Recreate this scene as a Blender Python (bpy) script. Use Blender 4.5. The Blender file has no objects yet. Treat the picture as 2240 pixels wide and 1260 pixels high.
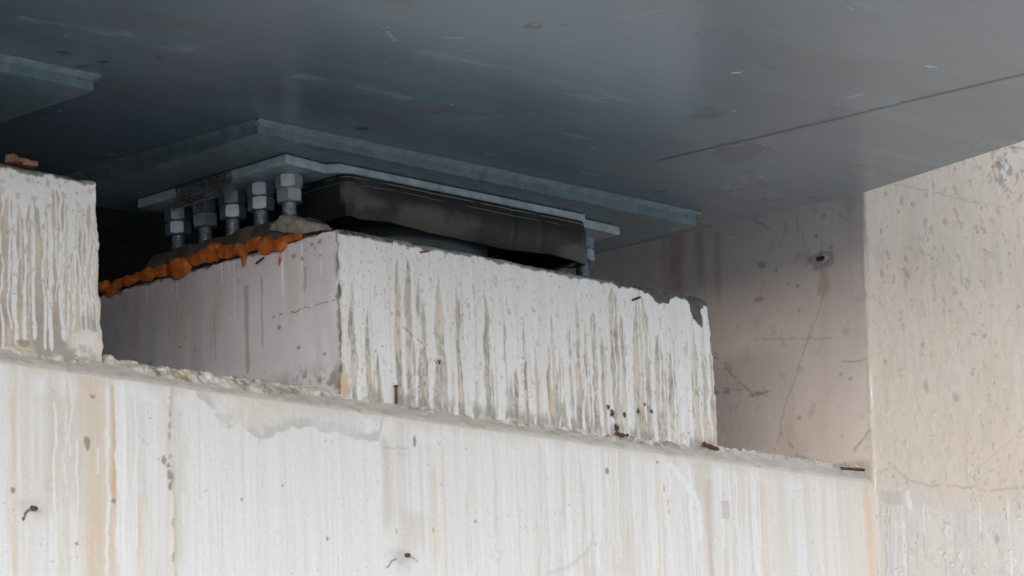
import bpy, math, random
import numpy as np
from mathutils import Vector, Matrix
rad = math.radians
scene = bpy.context.scene
col_ = scene.collection
random.seed(7)
RNG = np.random.default_rng(11)

# ------------------------------------------------------------------ camera
F_PX = 7730.0
YAW, PIT, ROLL = rad(44.2166), rad(12.5827), rad(-2.2429)
CAM = np.array([0, 0, 1.6])
Fw = np.array([math.cos(YAW)*math.cos(PIT), math.sin(YAW)*math.cos(PIT), math.sin(PIT)])
Rt = np.array([math.sin(YAW), -math.cos(YAW), 0.0])
Up = np.cross(Rt, Fw)
c_, s_ = math.cos(ROLL), math.sin(ROLL)
Rt, Up = c_*Rt + s_*Up, -s_*Rt + c_*Up
cam_data = bpy.data.cameras.new('camera')
cam_data.sensor_width = 36.0
cam_data.lens = 36.0*F_PX/2240.0
cam_data.clip_end = 4000
cam = bpy.data.objects.new('camera', cam_data)
col_.objects.link(cam)
cam.matrix_world = Matrix((
    (Rt[0], Up[0], -Fw[0], CAM[0]), (Rt[1], Up[1], -Fw[1], CAM[1]),
    (Rt[2], Up[2], -Fw[2], CAM[2]), (0, 0, 0, 1)))
scene.camera = cam

# surveying helpers: a sight line from the camera meets a plane of the structure
def ray(x, y): return Fw + Rt*(x-1120)/F_PX + Up*(630-y)/F_PX
def onx(x, y, X):
    d = ray(x, y); return CAM + d*(X/d[0])
def ony(x, y, Y):
    d = ray(x, y); return CAM + d*(Y/d[1])
def onz(x, y, Z):
    d = ray(x, y); return CAM + d*((Z-CAM[2])/d[2])

# ------------------------------------------------------------------ noise
def _h(i, j, k, seed):
    n = (i*374761393 + j*668265263 + k*2147483647*3 + seed*1274126177) & 0xFFFFFFFF
    n = ((n ^ (n >> 13))*1274126177) & 0xFFFFFFFF
    n = ((n ^ (n >> 16))*2246822519) & 0xFFFFFFFF
    n = n ^ (n >> 15)
    return (n & 0xFFFFFF)/float(0xFFFFFF)
def vn3(x, y, z, seed=0):
    x, y, z = np.broadcast_arrays(np.asarray(x, float), np.asarray(y, float), np.asarray(z, float))
    xi, yi, zi = np.floor(x).astype(np.int64), np.floor(y).astype(np.int64), np.floor(z).astype(np.int64)
    xf, yf, zf = x-xi, y-yi, z-zi
    u, v, w = (t*t*t*(t*(t*6-15)+10) for t in (xf, yf, zf))
    r = 0
    for a in (0, 1):
        for b in (0, 1):
            for c in (0, 1):
                r = r + _h(xi+a, yi+b, zi+c, seed)*(u if a else 1-u)*(v if b else 1-v)*(w if c else 1-w)
    return r
def vn2(x, y, seed=0):
    x, y = np.broadcast_arrays(np.asarray(x, float), np.asarray(y, float))
    xi, yi = np.floor(x).astype(np.int64), np.floor(y).astype(np.int64)
    xf, yf = x-xi, y-yi
    u, v = (t*t*t*(t*(t*6-15)+10) for t in (xf, yf))
    r = 0
    for a in (0, 1):
        for b in (0, 1):
            r = r + _h(xi+a, yi+b, 0*xi, seed)*(u if a else 1-u)*(v if b else 1-v)
    return r
def fb2(x, y, o=4, seed=0):
    r, a, t = 0, 1.0, 0
    for k in range(o):
        r = r + a*vn2(x*2**k+k*17.3, y*2**k+k*9.1, seed+k); t += a; a *= .55
    return r/t
def fb3(x, y, z, o=3, seed=0):
    r, a, t = 0, 1.0, 0
    for k in range(o):
        r = r + a*vn3(x*2**k+k*17.3, y*2**k+k*9.1, z*2**k+k*5.7, seed+k); t += a; a *= .55
    return r/t
def sst(a, b, x):
    t = np.clip((x-a)/(b-a), 0, 1); return t*t*(3-2*t)
def mix(c, d, m):
    return c*(1-m[..., None]) + np.asarray(d)*m[..., None]

# ------------------------------------------------------------------ mesh collection
class MB:
    def __init__(s): s.V = []; s.Fc = []; s.C = []; s.n = 0
    def add(s, verts, faces, colr=None):
        verts = np.asarray(verts, float).reshape(-1, 3)
        s.V.append(verts)
        for f in faces: s.Fc.append(tuple(i+s.n for i in f))
        s.C.append(np.ones((len(verts), 3))*.5 if colr is None else np.broadcast_to(np.asarray(colr, float), (len(verts), 3)))
        s.n += len(verts)
    def grid(s, P, C=None, flip=False):
        ny, nx = P.shape[:2]
        i = np.arange(ny*nx).reshape(ny, nx)
        q = np.stack([i[:-1, :-1], i[:-1, 1:], i[1:, 1:], i[1:, :-1]], -1).reshape(-1, 4)
        if flip: q = q[:, ::-1]
        s.V.append(P.reshape(-1, 3)); s.Fc.append(q+s.n)
        s.C.append(np.ones((ny*nx, 3))*.5 if C is None else np.broadcast_to(C, (ny, nx, 3)).reshape(-1, 3))
        s.n += ny*nx
    def box(s, lo, hi, colr=None):
        x0, y0, z0 = lo; x1, y1, z1 = hi
        s.add([(x0,y0,z0),(x1,y0,z0),(x1,y1,z0),(x0,y1,z0),(x0,y0,z1),(x1,y0,z1),(x1,y1,z1),(x0,y1,z1)],
              [(0,3,2,1),(4,5,6,7),(0,1,5,4),(1,2,6,5),(2,3,7,6),(3,0,4,7)], colr)
    def prism(s, pts, z0, z1, colr=None):
        n = len(pts)
        s.add([(p[0],p[1],z0) for p in pts]+[(p[0],p[1],z1) for p in pts],
              [tuple(range(n))[::-1], tuple(range(n, 2*n))]+[(i,(i+1)%n,n+(i+1)%n,n+i) for i in range(n)], colr)
    def lathe(s, prof, n=32, cx=0, cy=0, colr=None):
        m = len(prof)
        v = []
        for r, z in prof:
            for k in range(n):
                a = 2*math.pi*k/n; v.append((cx+r*math.cos(a), cy+r*math.sin(a), z))
        f = []
        for j in range(m-1):
            for k in range(n):
                f.append((j*n+k, j*n+(k+1)%n, (j+1)*n+(k+1)%n, (j+1)*n+k))
        f.append(tuple(range(n))[::-1]); f.append(tuple(range((m-1)*n, m*n)))
        s.add(v, f, colr)
    def tube(s, pts, radii, n=10, colr=None):
        pts = [Vector(p) for p in pts]
        v = []
        for i, p in enumerate(pts):
            t = (pts[min(i+1, len(pts)-1)]-pts[max(i-1, 0)]).normalized()
            a = t.orthogonal().normalized() if i == 0 else (a - t*a.dot(t)).normalized()
            b = t.cross(a)
            for k in range(n):
                an = 2*math.pi*k/n
                v.append(p+(a*math.cos(an)+b*math.sin(an))*radii[i])
        f = []
        m = len(pts)
        for j in range(m-1):
            for k in range(n): f.append((j*n+k, j*n+(k+1)%n, (j+1)*n+(k+1)%n, (j+1)*n+k))
        f.append(tuple(range(n))[::-1]); f.append(tuple(range((m-1)*n, m*n)))
        s.add([tuple(q) for q in v], f, colr)
    def build(s, name, mat, parent=None, smooth=False, origin=None):
        V = np.concatenate(s.V)
        org = np.zeros(3) if origin is None else np.asarray(origin, float)
        V = V-org
        lens, loops = [], []
        for f in s.Fc:
            if isinstance(f, np.ndarray):
                lens.append(np.full(len(f), 4)); loops.append(f.reshape(-1))
            else:
                lens.append(np.array([len(f)])); loops.append(np.array(f))
        lens = np.concatenate(lens); loops = np.concatenate(loops)
        me = bpy.data.meshes.new(name)
        me.vertices.add(len(V)); me.vertices.foreach_set('co', V.reshape(-1).astype(np.float32))
        me.loops.add(len(loops)); me.loops.foreach_set('vertex_index', loops.astype(np.int32))
        me.polygons.add(len(lens))
        me.polygons.foreach_set('loop_start', np.concatenate([[0], np.cumsum(lens)[:-1]]).astype(np.int32))
        me.polygons.foreach_set('loop_total', lens.astype(np.int32))
        me.polygons.foreach_set('use_smooth', np.full(len(lens), smooth))
        me.update(calc_edges=True); me.validate()
        C = np.concatenate(s.C)
        at = me.color_attributes.new('surface', 'FLOAT_COLOR', 'POINT')
        at.data.foreach_set('color', np.concatenate([C, np.ones((len(C), 1))], 1).reshape(-1).astype(np.float32))
        me.materials.append(mat)
        o = bpy.data.objects.new(name, me); col_.objects.link(o)
        if parent is not None:
            o.parent = parent
        o.location = org
        return o

def tag(o, label=None, cat=None, group=None, kind=None):
    if label: o['label'] = label
    if cat: o['category'] = cat
    if group: o['group'] = group
    if kind: o['kind'] = kind
    return o
def thing(name, label, cat, loc=(0, 0, 0), group=None):
    o = bpy.data.objects.new(name, None); col_.objects.link(o); o.location = loc
    o.empty_display_size = .1
    return tag(o, label, cat, group)
def copy_tree(o, parent=None):
    c = o.copy(); col_.objects.link(c)
    if parent is not None: c.parent = parent
    for ch in list(o.children):
        copy_tree(ch, c)
    return c

# ------------------------------------------------------------------ materials
def new_mat(name):
    m = bpy.data.materials.new(name); m.use_nodes = True
    nt = m.node_tree; b = nt.nodes['Principled BSDF']
    return m, nt, b
def N(nt, t, **k):
    n = nt.nodes.new(t)
    for a, v in k.items():
        if a in n.inputs: n.inputs[a].default_value = v
        else: setattr(n, a, v)
    return n
def objco(nt, scale=(1, 1, 1)):
    tc = N(nt, 'ShaderNodeTexCoord'); mp = N(nt, 'ShaderNodeMapping')
    nt.links.new(tc.outputs['Object'], mp.inputs['Vector']); mp.inputs['Scale'].default_value = scale
    return mp.outputs['Vector']
def noise(nt, vec, scale, detail=4, rough=.55):
    n = N(nt, 'ShaderNodeTexNoise'); n.inputs['Scale'].default_value = scale
    n.inputs['Detail'].default_value = detail; n.inputs['Roughness'].default_value = rough
    nt.links.new(vec, n.inputs['Vector']); return n.outputs['Fac']
def ramp(nt, fac, stops):
    r = N(nt, 'ShaderNodeValToRGB'); nt.links.new(fac, r.inputs['Fac'])
    e = r.color_ramp.elements
    while len(e) < len(stops): e.new(.5)
    for q, (p, c) in zip(e, stops):
        q.position = p; q.color = (*c, 1) if len(c) == 3 else c
    return r.outputs['Color']
def mixc(nt, a, b, fac, mode='MIX'):
    m = N(nt, 'ShaderNodeMix', data_type='RGBA', blend_type=mode)
    for s, v in ((m.inputs[6], a), (m.inputs[7], b), (m.inputs[0], fac)):
        if hasattr(v, 'links'): nt.links.new(v, s)
        elif isinstance(v, (int, float)): s.default_value = v
        else: s.default_value = (*v, 1)
    return m.outputs[2]
def bump(nt, b, h, strength, dist, prev=None):
    n = N(nt, 'ShaderNodeBump'); n.inputs['Strength'].default_value = strength; n.inputs['Distance'].default_value = dist
    nt.links.new(h, n.inputs['Height'])
    if prev is not None: nt.links.new(prev, n.inputs['Normal'])
    nt.links.new(n.outputs['Normal'], b.inputs['Normal']); return n.outputs['Normal']

def mat_surface(name, rough, spec, n1, n2, bstr, lo=.86, hi=1.1):
    """albedo from the mesh attribute (paint, stains, dirt), fine grain and pits from noise"""
    m, nt, b = new_mat(name)
    at = N(nt, 'ShaderNodeAttribute'); at.attribute_name = 'surface'
    v = objco(nt)
    g = ramp(nt, noise(nt, v, n1, 6, .65), [(.25, (lo,)*3), (.75, (hi,)*3)])
    c = mixc(nt, at.outputs['Color'], g, 1.0, 'MULTIPLY')
    pit = ramp(nt, noise(nt, v, n2, 3, .5), [(.22, (.55,.52,.48)), (.28, (1,1,1))])
    c = mixc(nt, c, pit, .5, 'MULTIPLY')
    nt.links.new(c, b.inputs['Base Color'])
    b.inputs['Roughness'].default_value = rough; b.inputs['Specular IOR Level'].default_value = spec
    p = bump(nt, b, noise(nt, v, n1*1.3, 6, .65), bstr, .004)
    bump(nt, b, noise(nt, v, n2*.35, 3, .5), bstr*.6, .006, p)
    return m
M_CONC = mat_surface('weathered_concrete', .85, .25, 110, 150, .16, .94, 1.05)

def mat_paint(name, base, rough, spec=.5, var=.25, dirt=None, metal=0.0, attr=False):
    m, nt, b = new_mat(name)
    v = objco(nt)
    lo = tuple(x*(1-var) for x in base); hi = tuple(min(1, x*(1+var)) for x in base)
    c = ramp(nt, noise(nt, v, 28, 5, .6), [(.3, lo), (.7, hi)])
    if dirt:
        d = ramp(nt, noise(nt, v, 45, 6, .7), [(.60, (0,)*3), (.68, (1,)*3)])
        c = mixc(nt, c, dirt, d)
    nt.links.new(c, b.inputs['Base Color'])
    rr = N(nt, 'ShaderNodeMapRange'); nt.links.new(noise(nt, v, 60, 4), rr.inputs['Value'])
    rr.inputs['To Min'].default_value = rough-.08; rr.inputs['To Max'].default_value = rough+.12
    nt.links.new(rr.outputs['Result'], b.inputs['Roughness'])
    b.inputs['Specular IOR Level'].default_value = spec; b.inputs['Metallic'].default_value = metal
    bump(nt, b, noise(nt, v, 70, 4), .12, .002)
    return m
M_SOLE = mat_paint('blue_grey_steel_paint', (.155,.215,.24), .36, dirt=(.07,.07,.06))
M_PLATE = mat_paint('pale_grey_steel_paint', (.38,.47,.51), .45, dirt=(.17,.15,.12))
M_POT = mat_paint('grey_pot_paint', (.34,.40,.42), .5, var=.15)
M_DARKPOT = mat_paint('dark_pot_paint', (.045,.06,.07), .5, var=.2)
M_ZINC = mat_paint('galvanised_zinc', (.29,.36,.43), .38, metal=.65, var=.22, dirt=(.13,.13,.125))
M_ZINCDIRTY = mat_paint('dirty_zinc', (.36,.42,.45), .42, metal=.5, var=.25, dirt=(.06,.055,.04))
M_RUST = mat_paint('rust', (.10,.048,.032), .85, spec=.2, var=.6, dirt=(.035,.02,.015))
M_TWIG = mat_paint('dry_twig', (.09,.045,.03), .9, spec=.2, var=.4)
M_BRICK = mat_paint('brick_chip', (.21,.115,.075), .9, spec=.2, var=.4)
M_ALU = mat_paint('tarnished_aluminium', (.20,.20,.21), .4, metal=.3, var=.35, dirt=(.10,.10,.10))
M_INK = mat_paint('black_print', (.012,.012,.015), .6)
M_MORTAR = mat_surface('grey_mortar', .92, .2, 70, 110, .6)
def mat_foam():
    m, nt, b = new_mat('orange_foam'); v = objco(nt)
    c = ramp(nt, noise(nt, v, 22, 5, .6), [(.3, (.24,.05,.006)), (.55, (.44,.115,.016)), (.8, (.55,.21,.06))])
    d = ramp(nt, noise(nt, v, 55, 6, .7), [(.52, (0,)*3), (.7, (.75,)*3)])
    c = mixc(nt, c, (.17,.10,.055), d)
    nt.links.new(c, b.inputs['Base Color']); b.inputs['Roughness'].default_value = .55
    b.inputs['Specular IOR Level'].default_value = .4
    p = bump(nt, b, noise(nt, v, 120, 4), .3, .004)
    return m
M_FOAM = mat_foam()
def mat_rubber():
    m, nt, b = new_mat('dusty_black_rubber'); v = objco(nt); vs = objco(nt, (1, 1, 1.6))
    at = N(nt, 'ShaderNodeAttribute'); at.attribute_name = 'surface'
    d = ramp(nt, noise(nt, vs, 9, 6, .65), [(.48, (0,)*3), (.8, (.2,)*3)])
    c = mixc(nt, at.outputs['Color'], (.075,.07,.056), d)
    nt.links.new(c, b.inputs['Base Color']); b.inputs['Roughness'].default_value = .5
    b.inputs['Specular IOR Level'].default_value = .35
    bump(nt, b, noise(nt, v, 60, 4), .2, .003)
    return m
M_RUBBER = mat_rubber()
def mat_girder():
    m, nt, b = new_mat('semi_gloss_girder_paint')
    at = N(nt, 'ShaderNodeAttribute'); at.attribute_name = 'surface'
    nt.links.new(at.outputs['Color'], b.inputs['Base Color'])
    v = objco(nt, (1, 4, 1))
    rr = N(nt, 'ShaderNodeMapRange'); nt.links.new(noise(nt, v, 3, 6, .6), rr.inputs['Value'])
    rr.inputs['To Min'].default_value = .22; rr.inputs['To Max'].default_value = .30
    nt.links.new(rr.outputs['Result'], b.inputs['Roughness'])
    b.inputs['Specular IOR Level'].default_value = .75
    p = bump(nt, b, noise(nt, objco(nt, (1, 3, 1)), 2.5, 2), .05, .02)
    bump(nt, b, noise(nt, objco(nt), 160, 3), .02, .0006, p)
    return m
M_GIRDER = mat_girder()
def mat_ground():
    m, nt, b = new_mat('gravelly_ground'); v = objco(nt)
    c = ramp(nt, noise(nt, v, 1.3, 8, .7), [(.3, (.36,.36,.36)), (.7, (.48,.48,.48))])
    nt.links.new(c, b.inputs['Base Color']); b.inputs['Roughness'].default_value = .95
    bump(nt, b, noise(nt, v, 25, 6), .5, .02)
    return m
M_GROUND = mat_ground()

# ------------------------------------------------------------------ pattern helpers (in surface metres u, v)
WHITE = np.array((.695, .69, .688)); CREAM = np.array((.605, .555, .49)); BEIGE = np.array((.53, .465, .395))
GREY = np.array((.34, .325, .295)); DARK = np.array((.055, .053, .045)); OCHRE = np.array((.55, .40, .25))
WALLC = np.array((.60, .51, .43)); SHADE_WHITE = np.array((.72, .70, .75))  # plinth left face: white paint, shade tint and fill brightness put in

def wob(v, seed, amp=.004, fr=14):
    return (vn2(v*fr, seed*3.17, 91)-.5)*2*amp + (vn2(v*fr*3.3, seed*1.7, 92)-.5)*amp*.8
def drip(u, v, uc, vtop, vend, w, seed, soft=.0012, amp=.004, flare=.0):
    """a run of paint, wider at its head if flare"""
    d = np.abs(u-uc-wob(v, seed, amp))
    ww = w*.5*(.75+.5*vn2(v*22, seed*2.3, 93)) + flare*np.exp(-np.clip(vtop-v, 0, 9)/.035)
    e = np.clip((v-vend)/(w*1.2), 0, 1)**.5
    return sst(soft, -soft, d-ww*e)*(v > vend)*(v < vtop+.02)
def gap(u, v, uc, vtop, vbot, w, seed, L=.09, soft=.0019, amp=.004, inner=.75):
    """an uncovered tongue of concrete: pointed at the top, widening downwards"""
    d = np.abs(u-uc-wob(v, seed, amp)-.0034*(fb2(u*260, v*22, 3, 98)-.5))
    r = np.random.default_rng(int(seed*7)+3)
    t = np.clip((vtop-v)/(L*r.uniform(.35, 2.2)), 0, 1)
    ww = w*.5*t**r.uniform(.45, 1.1)*(.62+.7*vn2(v*r.uniform(10, 40), seed*2.9, 94))
    b = sst(vbot-.02, vbot+.01, v)
    m = sst(soft, -soft, d-ww)*(v < vtop)*b
    # runs and thin smears of paint inside the tongue
    m = m*(1-inner*sst(.52, .66, vn2(u*230+seed, v*7, 99)))
    return m*(.80+.20*sst(.3, .6, vn2(u*90, v*10, 100)))
def line(u, v, p, q, w, seed=1, soft=.0008, broken=.0):
    p = np.asarray(p, float); q = np.asarray(q, float); L = np.hypot(*(q-p)); t = (q-p)/L
    a = (u-p[0])*t[0]+(v-p[1])*t[1]
    d = np.abs(-(u-p[0])*t[1]+(v-p[1])*t[0] + (vn2(a*60, seed, 95)-.5)*.006)
    m = sst(w*.5+soft, w*.5-soft, d)*(a > 0)*(a < L)
    if broken: m = m*sst(broken-.08, broken+.08, vn2(a*70, seed*1.9, 96))
    return m
def spot(u, v, p, ru, rv, seed=1, edge=.5):
    du, dv = (u-p[0])/ru, (v-p[1])/rv
    r = np.sqrt(du*du+dv*dv)+ (fb2(u/ru*1.3+seed*7, v/rv*1.3, 3, 97)-.5)*1.1
    return sst(1+edge*.5, 1-edge*.5, r)
def poly_mask(u, v, pts, seed=1, amp=.004, fr=60):
    uu = u+(fb2(u*fr, v*fr, 3, seed)-.5)*2*amp; vv = v+(fb2(u*fr+31, v*fr, 3, seed+7)-.5)*2*amp
    m = np.zeros(u.shape, bool); n = len(pts)
    for i in range(n):
        (a, b), (c, d) = pts[i], pts[(i+1) % n]
        if abs(d-b) < 1e-9: continue
        m ^= ((b > vv) != (d > vv)) & (uu < (c-a)*(vv-b)/(d-b)+a)
    return m*1.0
def specks(u, v, fr, thr, seed):
    n = fb2(u*fr, v*fr*.8, 2, seed); return sst(thr+.05, thr+.09, n)*sst(.48, .62, fb2(u*5, v*5, 2, seed+50))

def disp3(P, amp, fr, seed, octv=3):
    x, y, z = P[..., 0]*fr, P[..., 1]*fr, P[..., 2]*fr
    return np.stack([fb3(x, y, z, octv, seed+i*40)-.5 for i in range(3)], -1)*(amp[..., None] if hasattr(amp, 'shape') else amp)*2

def axis(segs):
    """segs: list of (start, end, step)"""
    out = []
    for a, b, st in segs:
        n = max(1, int(round(abs(b-a)/st)))
        out.append(np.linspace(a, b, n, endpoint=False))
    out.append(np.array([segs[-1][1]]))
    return np.concatenate(out)

def rounded(P, lo, hi, r):
    """round the edges of a box; r may be an array"""
    rr = r[..., None] if hasattr(r, 'shape') else r
    inner = np.minimum(np.maximum(P, lo+rr), hi-rr)
    d = P-inner; n = np.linalg.norm(d, axis=-1, keepdims=True)
    return np.where(n > 1e-9, inner+d/np.maximum(n, 1e-9)*rr, P)

# ------------------------------------------------------------------ survey numbers
X0, Y0 = 5.565, 5.987          # near corner of the visible plinth
ZT = 3.584                     # top of the plinths
ZL = 3.190                     # top of the pier ledge
YL = 5.955                     # front of the pier wall
XW = 7.505                     # face of the side wall
def fu(x, y, Y=YL):
    p = ony(x, y, Y); return p[0], p[2]
def lu(x, y, X):
    p = onx(x, y, X); return p[1], p[2]

# ------------------------------------------------------------------ plinth colour patterns
def plinth_front_col(u, v):
    n = fb2(u*16, v*9, 4, 3); st = fb2(u*90, v*5, 3, 4)
    c = mix(np.ones(u.shape+(3,))*BEIGE*1.10, GREY*1.15, sst(.45, .62, n*.6+st*.4)*.7)
    c = mix(c, OCHRE*.95, sst(.60, .75, fb2(u*40+9, v*4, 3, 5))*.45)
    c = mix(c, GREY*.6, sst(.64, .72, fb2(u*60, v*14, 4, 6))*.5)
    c = mix(c, DARK*3.2, sst(.10, .03, np.abs(fb2(u*55, v*26, 4, 19)-.5))*sst(.5, .62, fb2(u*20, v*9, 3, 20))*.6)
    c = mix(c, GREY*.75, sst(.58, .70, fb2(u*75, v*40, 4, 21))*.6)
    paint = np.ones(u.shape)
    def zz(X, Y): return fu(600+X/2.24, 480+Y/2.24, Y0)
    G = [(378,300,840,40),(452,480,860,26),(508,640,890,18),(596,190,900,32),(650,175,925,44),(703,280,420,26),(724,380,935,46),
         (800,255,945,62),(892,275,930,26),(1036,370,985,56),(990,790,975,40),(1158,760,1000,26),(1184,725,1000,22),(1222,480,990,18),
         (1282,620,1030,22),(1352,445,1030,58),(1405,600,1040,30),(1440,520,1040,20),(1478,400,1050,26),(1520,480,1055,34),(1560,450,1055,26),
         (1605,560,1060,20),(1655,330,1075,58),(1700,470,1070,26),(1785,350,1090,120),(1880,560,1095,66),(1935,620,1095,30),(2052,520,1110,44),
         (2095,480,1110,36),(2140,620,1115,30)]
    for k, (X, a, b, w) in enumerate(G):
        u0, va = zz(X, a); _, vb = zz(X, b)
        paint = paint*(1-gap(u, v, u0, va, vb-.03, w*.00066, k+1, L=.10 if w > 30 else .05, inner=.15))
    r = np.random.default_rng(5)
    for k in range(11):
        X = r.uniform(330, 2150); a = 60+(X-300)*.18+r.uniform(230, 620); 
        u0, va = zz(X, a); _, vb = zz(X, a+r.uniform(100, 420))
        paint = paint*(1-r.uniform(.35, .9)*gap(u, v, u0, va, vb, r.uniform(.003, .011), k+130, L=.05))
    paint = paint*(1-.4*sst(.66, .80, fb2(u*130, v*3.2, 3, 7))*sst(.05, .2, ZT-v))
    for k in range(7):
        X = r.uniform(1180, 2150) if k % 3 else r.uniform(330, 1180); a = 70+(X-300)*.18+r.uniform(60, 420)
        u0, va = zz(X, a); _, vb = zz(X, 880+(X-300)*.14)
        paint = paint*(1-r.uniform(.5, 1)*gap(u, v, u0, va, vb-.03, r.uniform(.003, .008), k+170, L=.05, inner=.3))
    for k in range(34):
        X = 1340+k*24+r.uniform(-9, 9); a = 300+ (X-1300)*.18
        u0, va = zz(X, a); _, vb = zz(X, a+r.uniform(350, 720))
        paint = np.maximum(paint, drip(u, v, u0, va, vb, r.uniform(.003, .0075), k+50, amp=.005))
    for X, b in ((668,880),(1045,960),(1012,960),(712,700),(1215,700)):
        u0, va = zz(X, 300); _, vb = zz(X, b)
        paint = np.maximum(paint, drip(u, v, u0, va, vb, .004, X))
    paint = paint*(1-sst(.70, .74, fb2(u*120, v*60, 3, 8))*.5)
    wv = WHITE*(1.0+.05*(fb2(u*110, v*4, 3, 9)[..., None]-.5)*2)
    wv = mix(wv, np.array((.74,.765,.785)), sst(.5, .8, fb2(u*7, v*3, 3, 10))*.5)
    wv = mix(wv, CREAM, sst(.55, .75, fb2(u*45, v*2.5, 3, 11))*.25)
    c = c*(1-paint[..., None])+wv*paint[..., None]
    # bare weathered top edge
    zl = fb2(u*35, v*0, 4, 12)
    e = ZT-v
    edge = sst(.0, .006, .010+.022*(zl-.35)-e)
    c = mix(c, DARK*2.2, edge*.85)
    Z7 = lambda L: [fu(600+x/2.24, 486+y/2.24, Y0) for x, y in L]
    for k, L in enumerate(([(250,0),(320,62),(420,66),(500,80),(545,98),(575,108),(590,72),(640,84),(700,84),(760,104),(860,126),(860,60),(600,0)],
                           [(1335,190),(1345,238),(1372,252),(1410,246),(1440,244),(1450,200)],
                           [(1640,260),(1665,300),(1690,322),(1725,318),(1750,318),(1770,326),(1830,350),(1862,372),(1885,392),(1930,394),(1950,372),(1985,362),(2012,372),(2035,410),(2052,470),(2070,500),(2098,520),(2106,480),(2092,440),(2104,408),(2125,418),(2180,440),(2180,300),(1800,200)])):
        c = mix(c, DARK*(.6+1.2*fb2(u*60, v*60, 3, 18)[..., None]), poly_mask(u, v, Z7(L), 20+k, .008, 60)*.95)
    # corner wear, base dirt, hair marks
    c = mix(c, CREAM*.85, sst(.016, .002, (u-X0)+.016*(fb2(v*45, u*0, 3, 13)-.35)))
    c = mix(c, DARK*2, sst(.006, .001, (u-X0)+.018*(fb2(v*30, u*0, 3, 14)-.4)))
    c = mix(c, GREY*.8, sst(.03, .0, v-ZL)*sst(.45, .6, fb2(u*50, v*8, 3, 15))*.7)
    c = mix(c, OCHRE, spot(u, v, fu(753, 838, Y0), .022, .025, 3)*.8)
    c = mix(c, DARK*1.8, line(u, v, fu(883, 715, Y0), fu(940, 765, Y0), .0022, 4, broken=.4))
    c = mix(c, DARK*1.2, spot(u, v, fu(955, 792, Y0), .022, .006, 5)*sst(.4,.6,fb2(u*80,v*80,2,16)))
    c = mix(c, GREY*.9, line(u, v, fu(995, 683, Y0), fu(1030, 700, Y0), .002, 6, broken=.4))
    for X, Y, a in ((1340,905,.010),(1365,908,.007),(1396,900,.006),(1425,900,.006),(1348,935,.01),(1330,890,.006),(1410,885,.005)):
        c = mix(c, DARK, spot(u, v, fu(X, Y, Y0), a, a, X))
    for X, Y in ((1175,660),(1375,688),(1005,700)):
        m = spot(u, v, fu(X, Y, Y0), .012, .009, X, .9)-spot(u, v, fu(X, Y, Y0), .008, .006, X, .9)
        c = mix(c, GREY, np.clip(m, 0, 1)*.4)
    c = mix(c, DARK*1.6, specks(u, v, 170, .80, 17)*.7)
    return c
def left_block_col(u, v):
    n = fb2(u*18, v*10, 4, 23)
    c = mix(np.ones(u.shape+(3,))*(BEIGE*1.06), GREY*1.1, sst(.42, .64, n)*.7)
    c = mix(c, GREY*.9, sst(.16, .05, v-ZL)*sst(.3, .6, fb2(u*25, v*12, 3, 24))*.75)
    c = mix(c, OCHRE*.8, sst(.63, .72, fb2(u*60, v*3, 3, 25))*.4)
    L = .03+.09*fb2(u*38, u*0, 3, 26)**2*2.2
    coat = sst(-.004, .004, L-(ZT-v))
    p = coat
    r = np.random.default_rng(9)
    for X, w, e in ((3,6,770),(33,14,760),(52,9,750),(72,12,745),(95,8,765),(109,13,768),(132,8,745),(146,5,750),(160,7,740),(171,6,735),(186,6,715),(200,5,700),(206,4,720),(20,3,640),(62,3,700),(120,3,600),(-20,10,760),(-50,8,700)):
        u0, va = fu(X, 380, Y0); _, vb = fu(X, e, Y0)
        p = np.maximum(p, drip(u, v, u0, va+.06, vb, w*.00095, X+60, amp=.006, flare=.004))
    for k in range(26):
        X = r.uniform(-60, 215); u0, va = fu(X, 380, Y0); _, vb = fu(X, r.uniform(560, 765), Y0)
        p = np.maximum(p, r.uniform(.6, 1)*drip(u, v, u0, va+.06, vb, r.uniform(.002, .006), k+140, amp=.007, flare=.003))
    for (a, b, q, w) in ((186,630,(178,655),3),(186,630,(198,668),3),(202,650,(222,690),4),(178,655,(182,690),3)):
        p = np.maximum(p, line(u, v, fu(a, b, Y0), fu(q[0], q[1], Y0), w*.0014, a))
    p = np.maximum(p, spot(u, v, fu(195, 750, Y0), .045, .03, 4)*.85)
    p = p*(1-sst(.64, .72, fb2(u*70, v*50, 3, 27))*.6)
    c = c*(1-p[..., None])+(WHITE*.98)*p[..., None]
    c = mix(c, CREAM, sst(.02, .004, (4.843-u)+.02*(fb2(v*30, u*0, 3, 28)-.4))*.9)
    e = ZT-v
    c = mix(c, DARK*2, sst(0, .006, .008+.02*(fb2(u*40, u*0, 3, 29)-.35)-e)*.8)
    c = mix(c, DARK*1.8, specks(u, v, 150, .79, 30)*.6)
    c = mix(c, OCHRE*.4, spot(u, v, fu(50, 752, Y0), .02, .008, 6)*.6)
    return c
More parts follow.
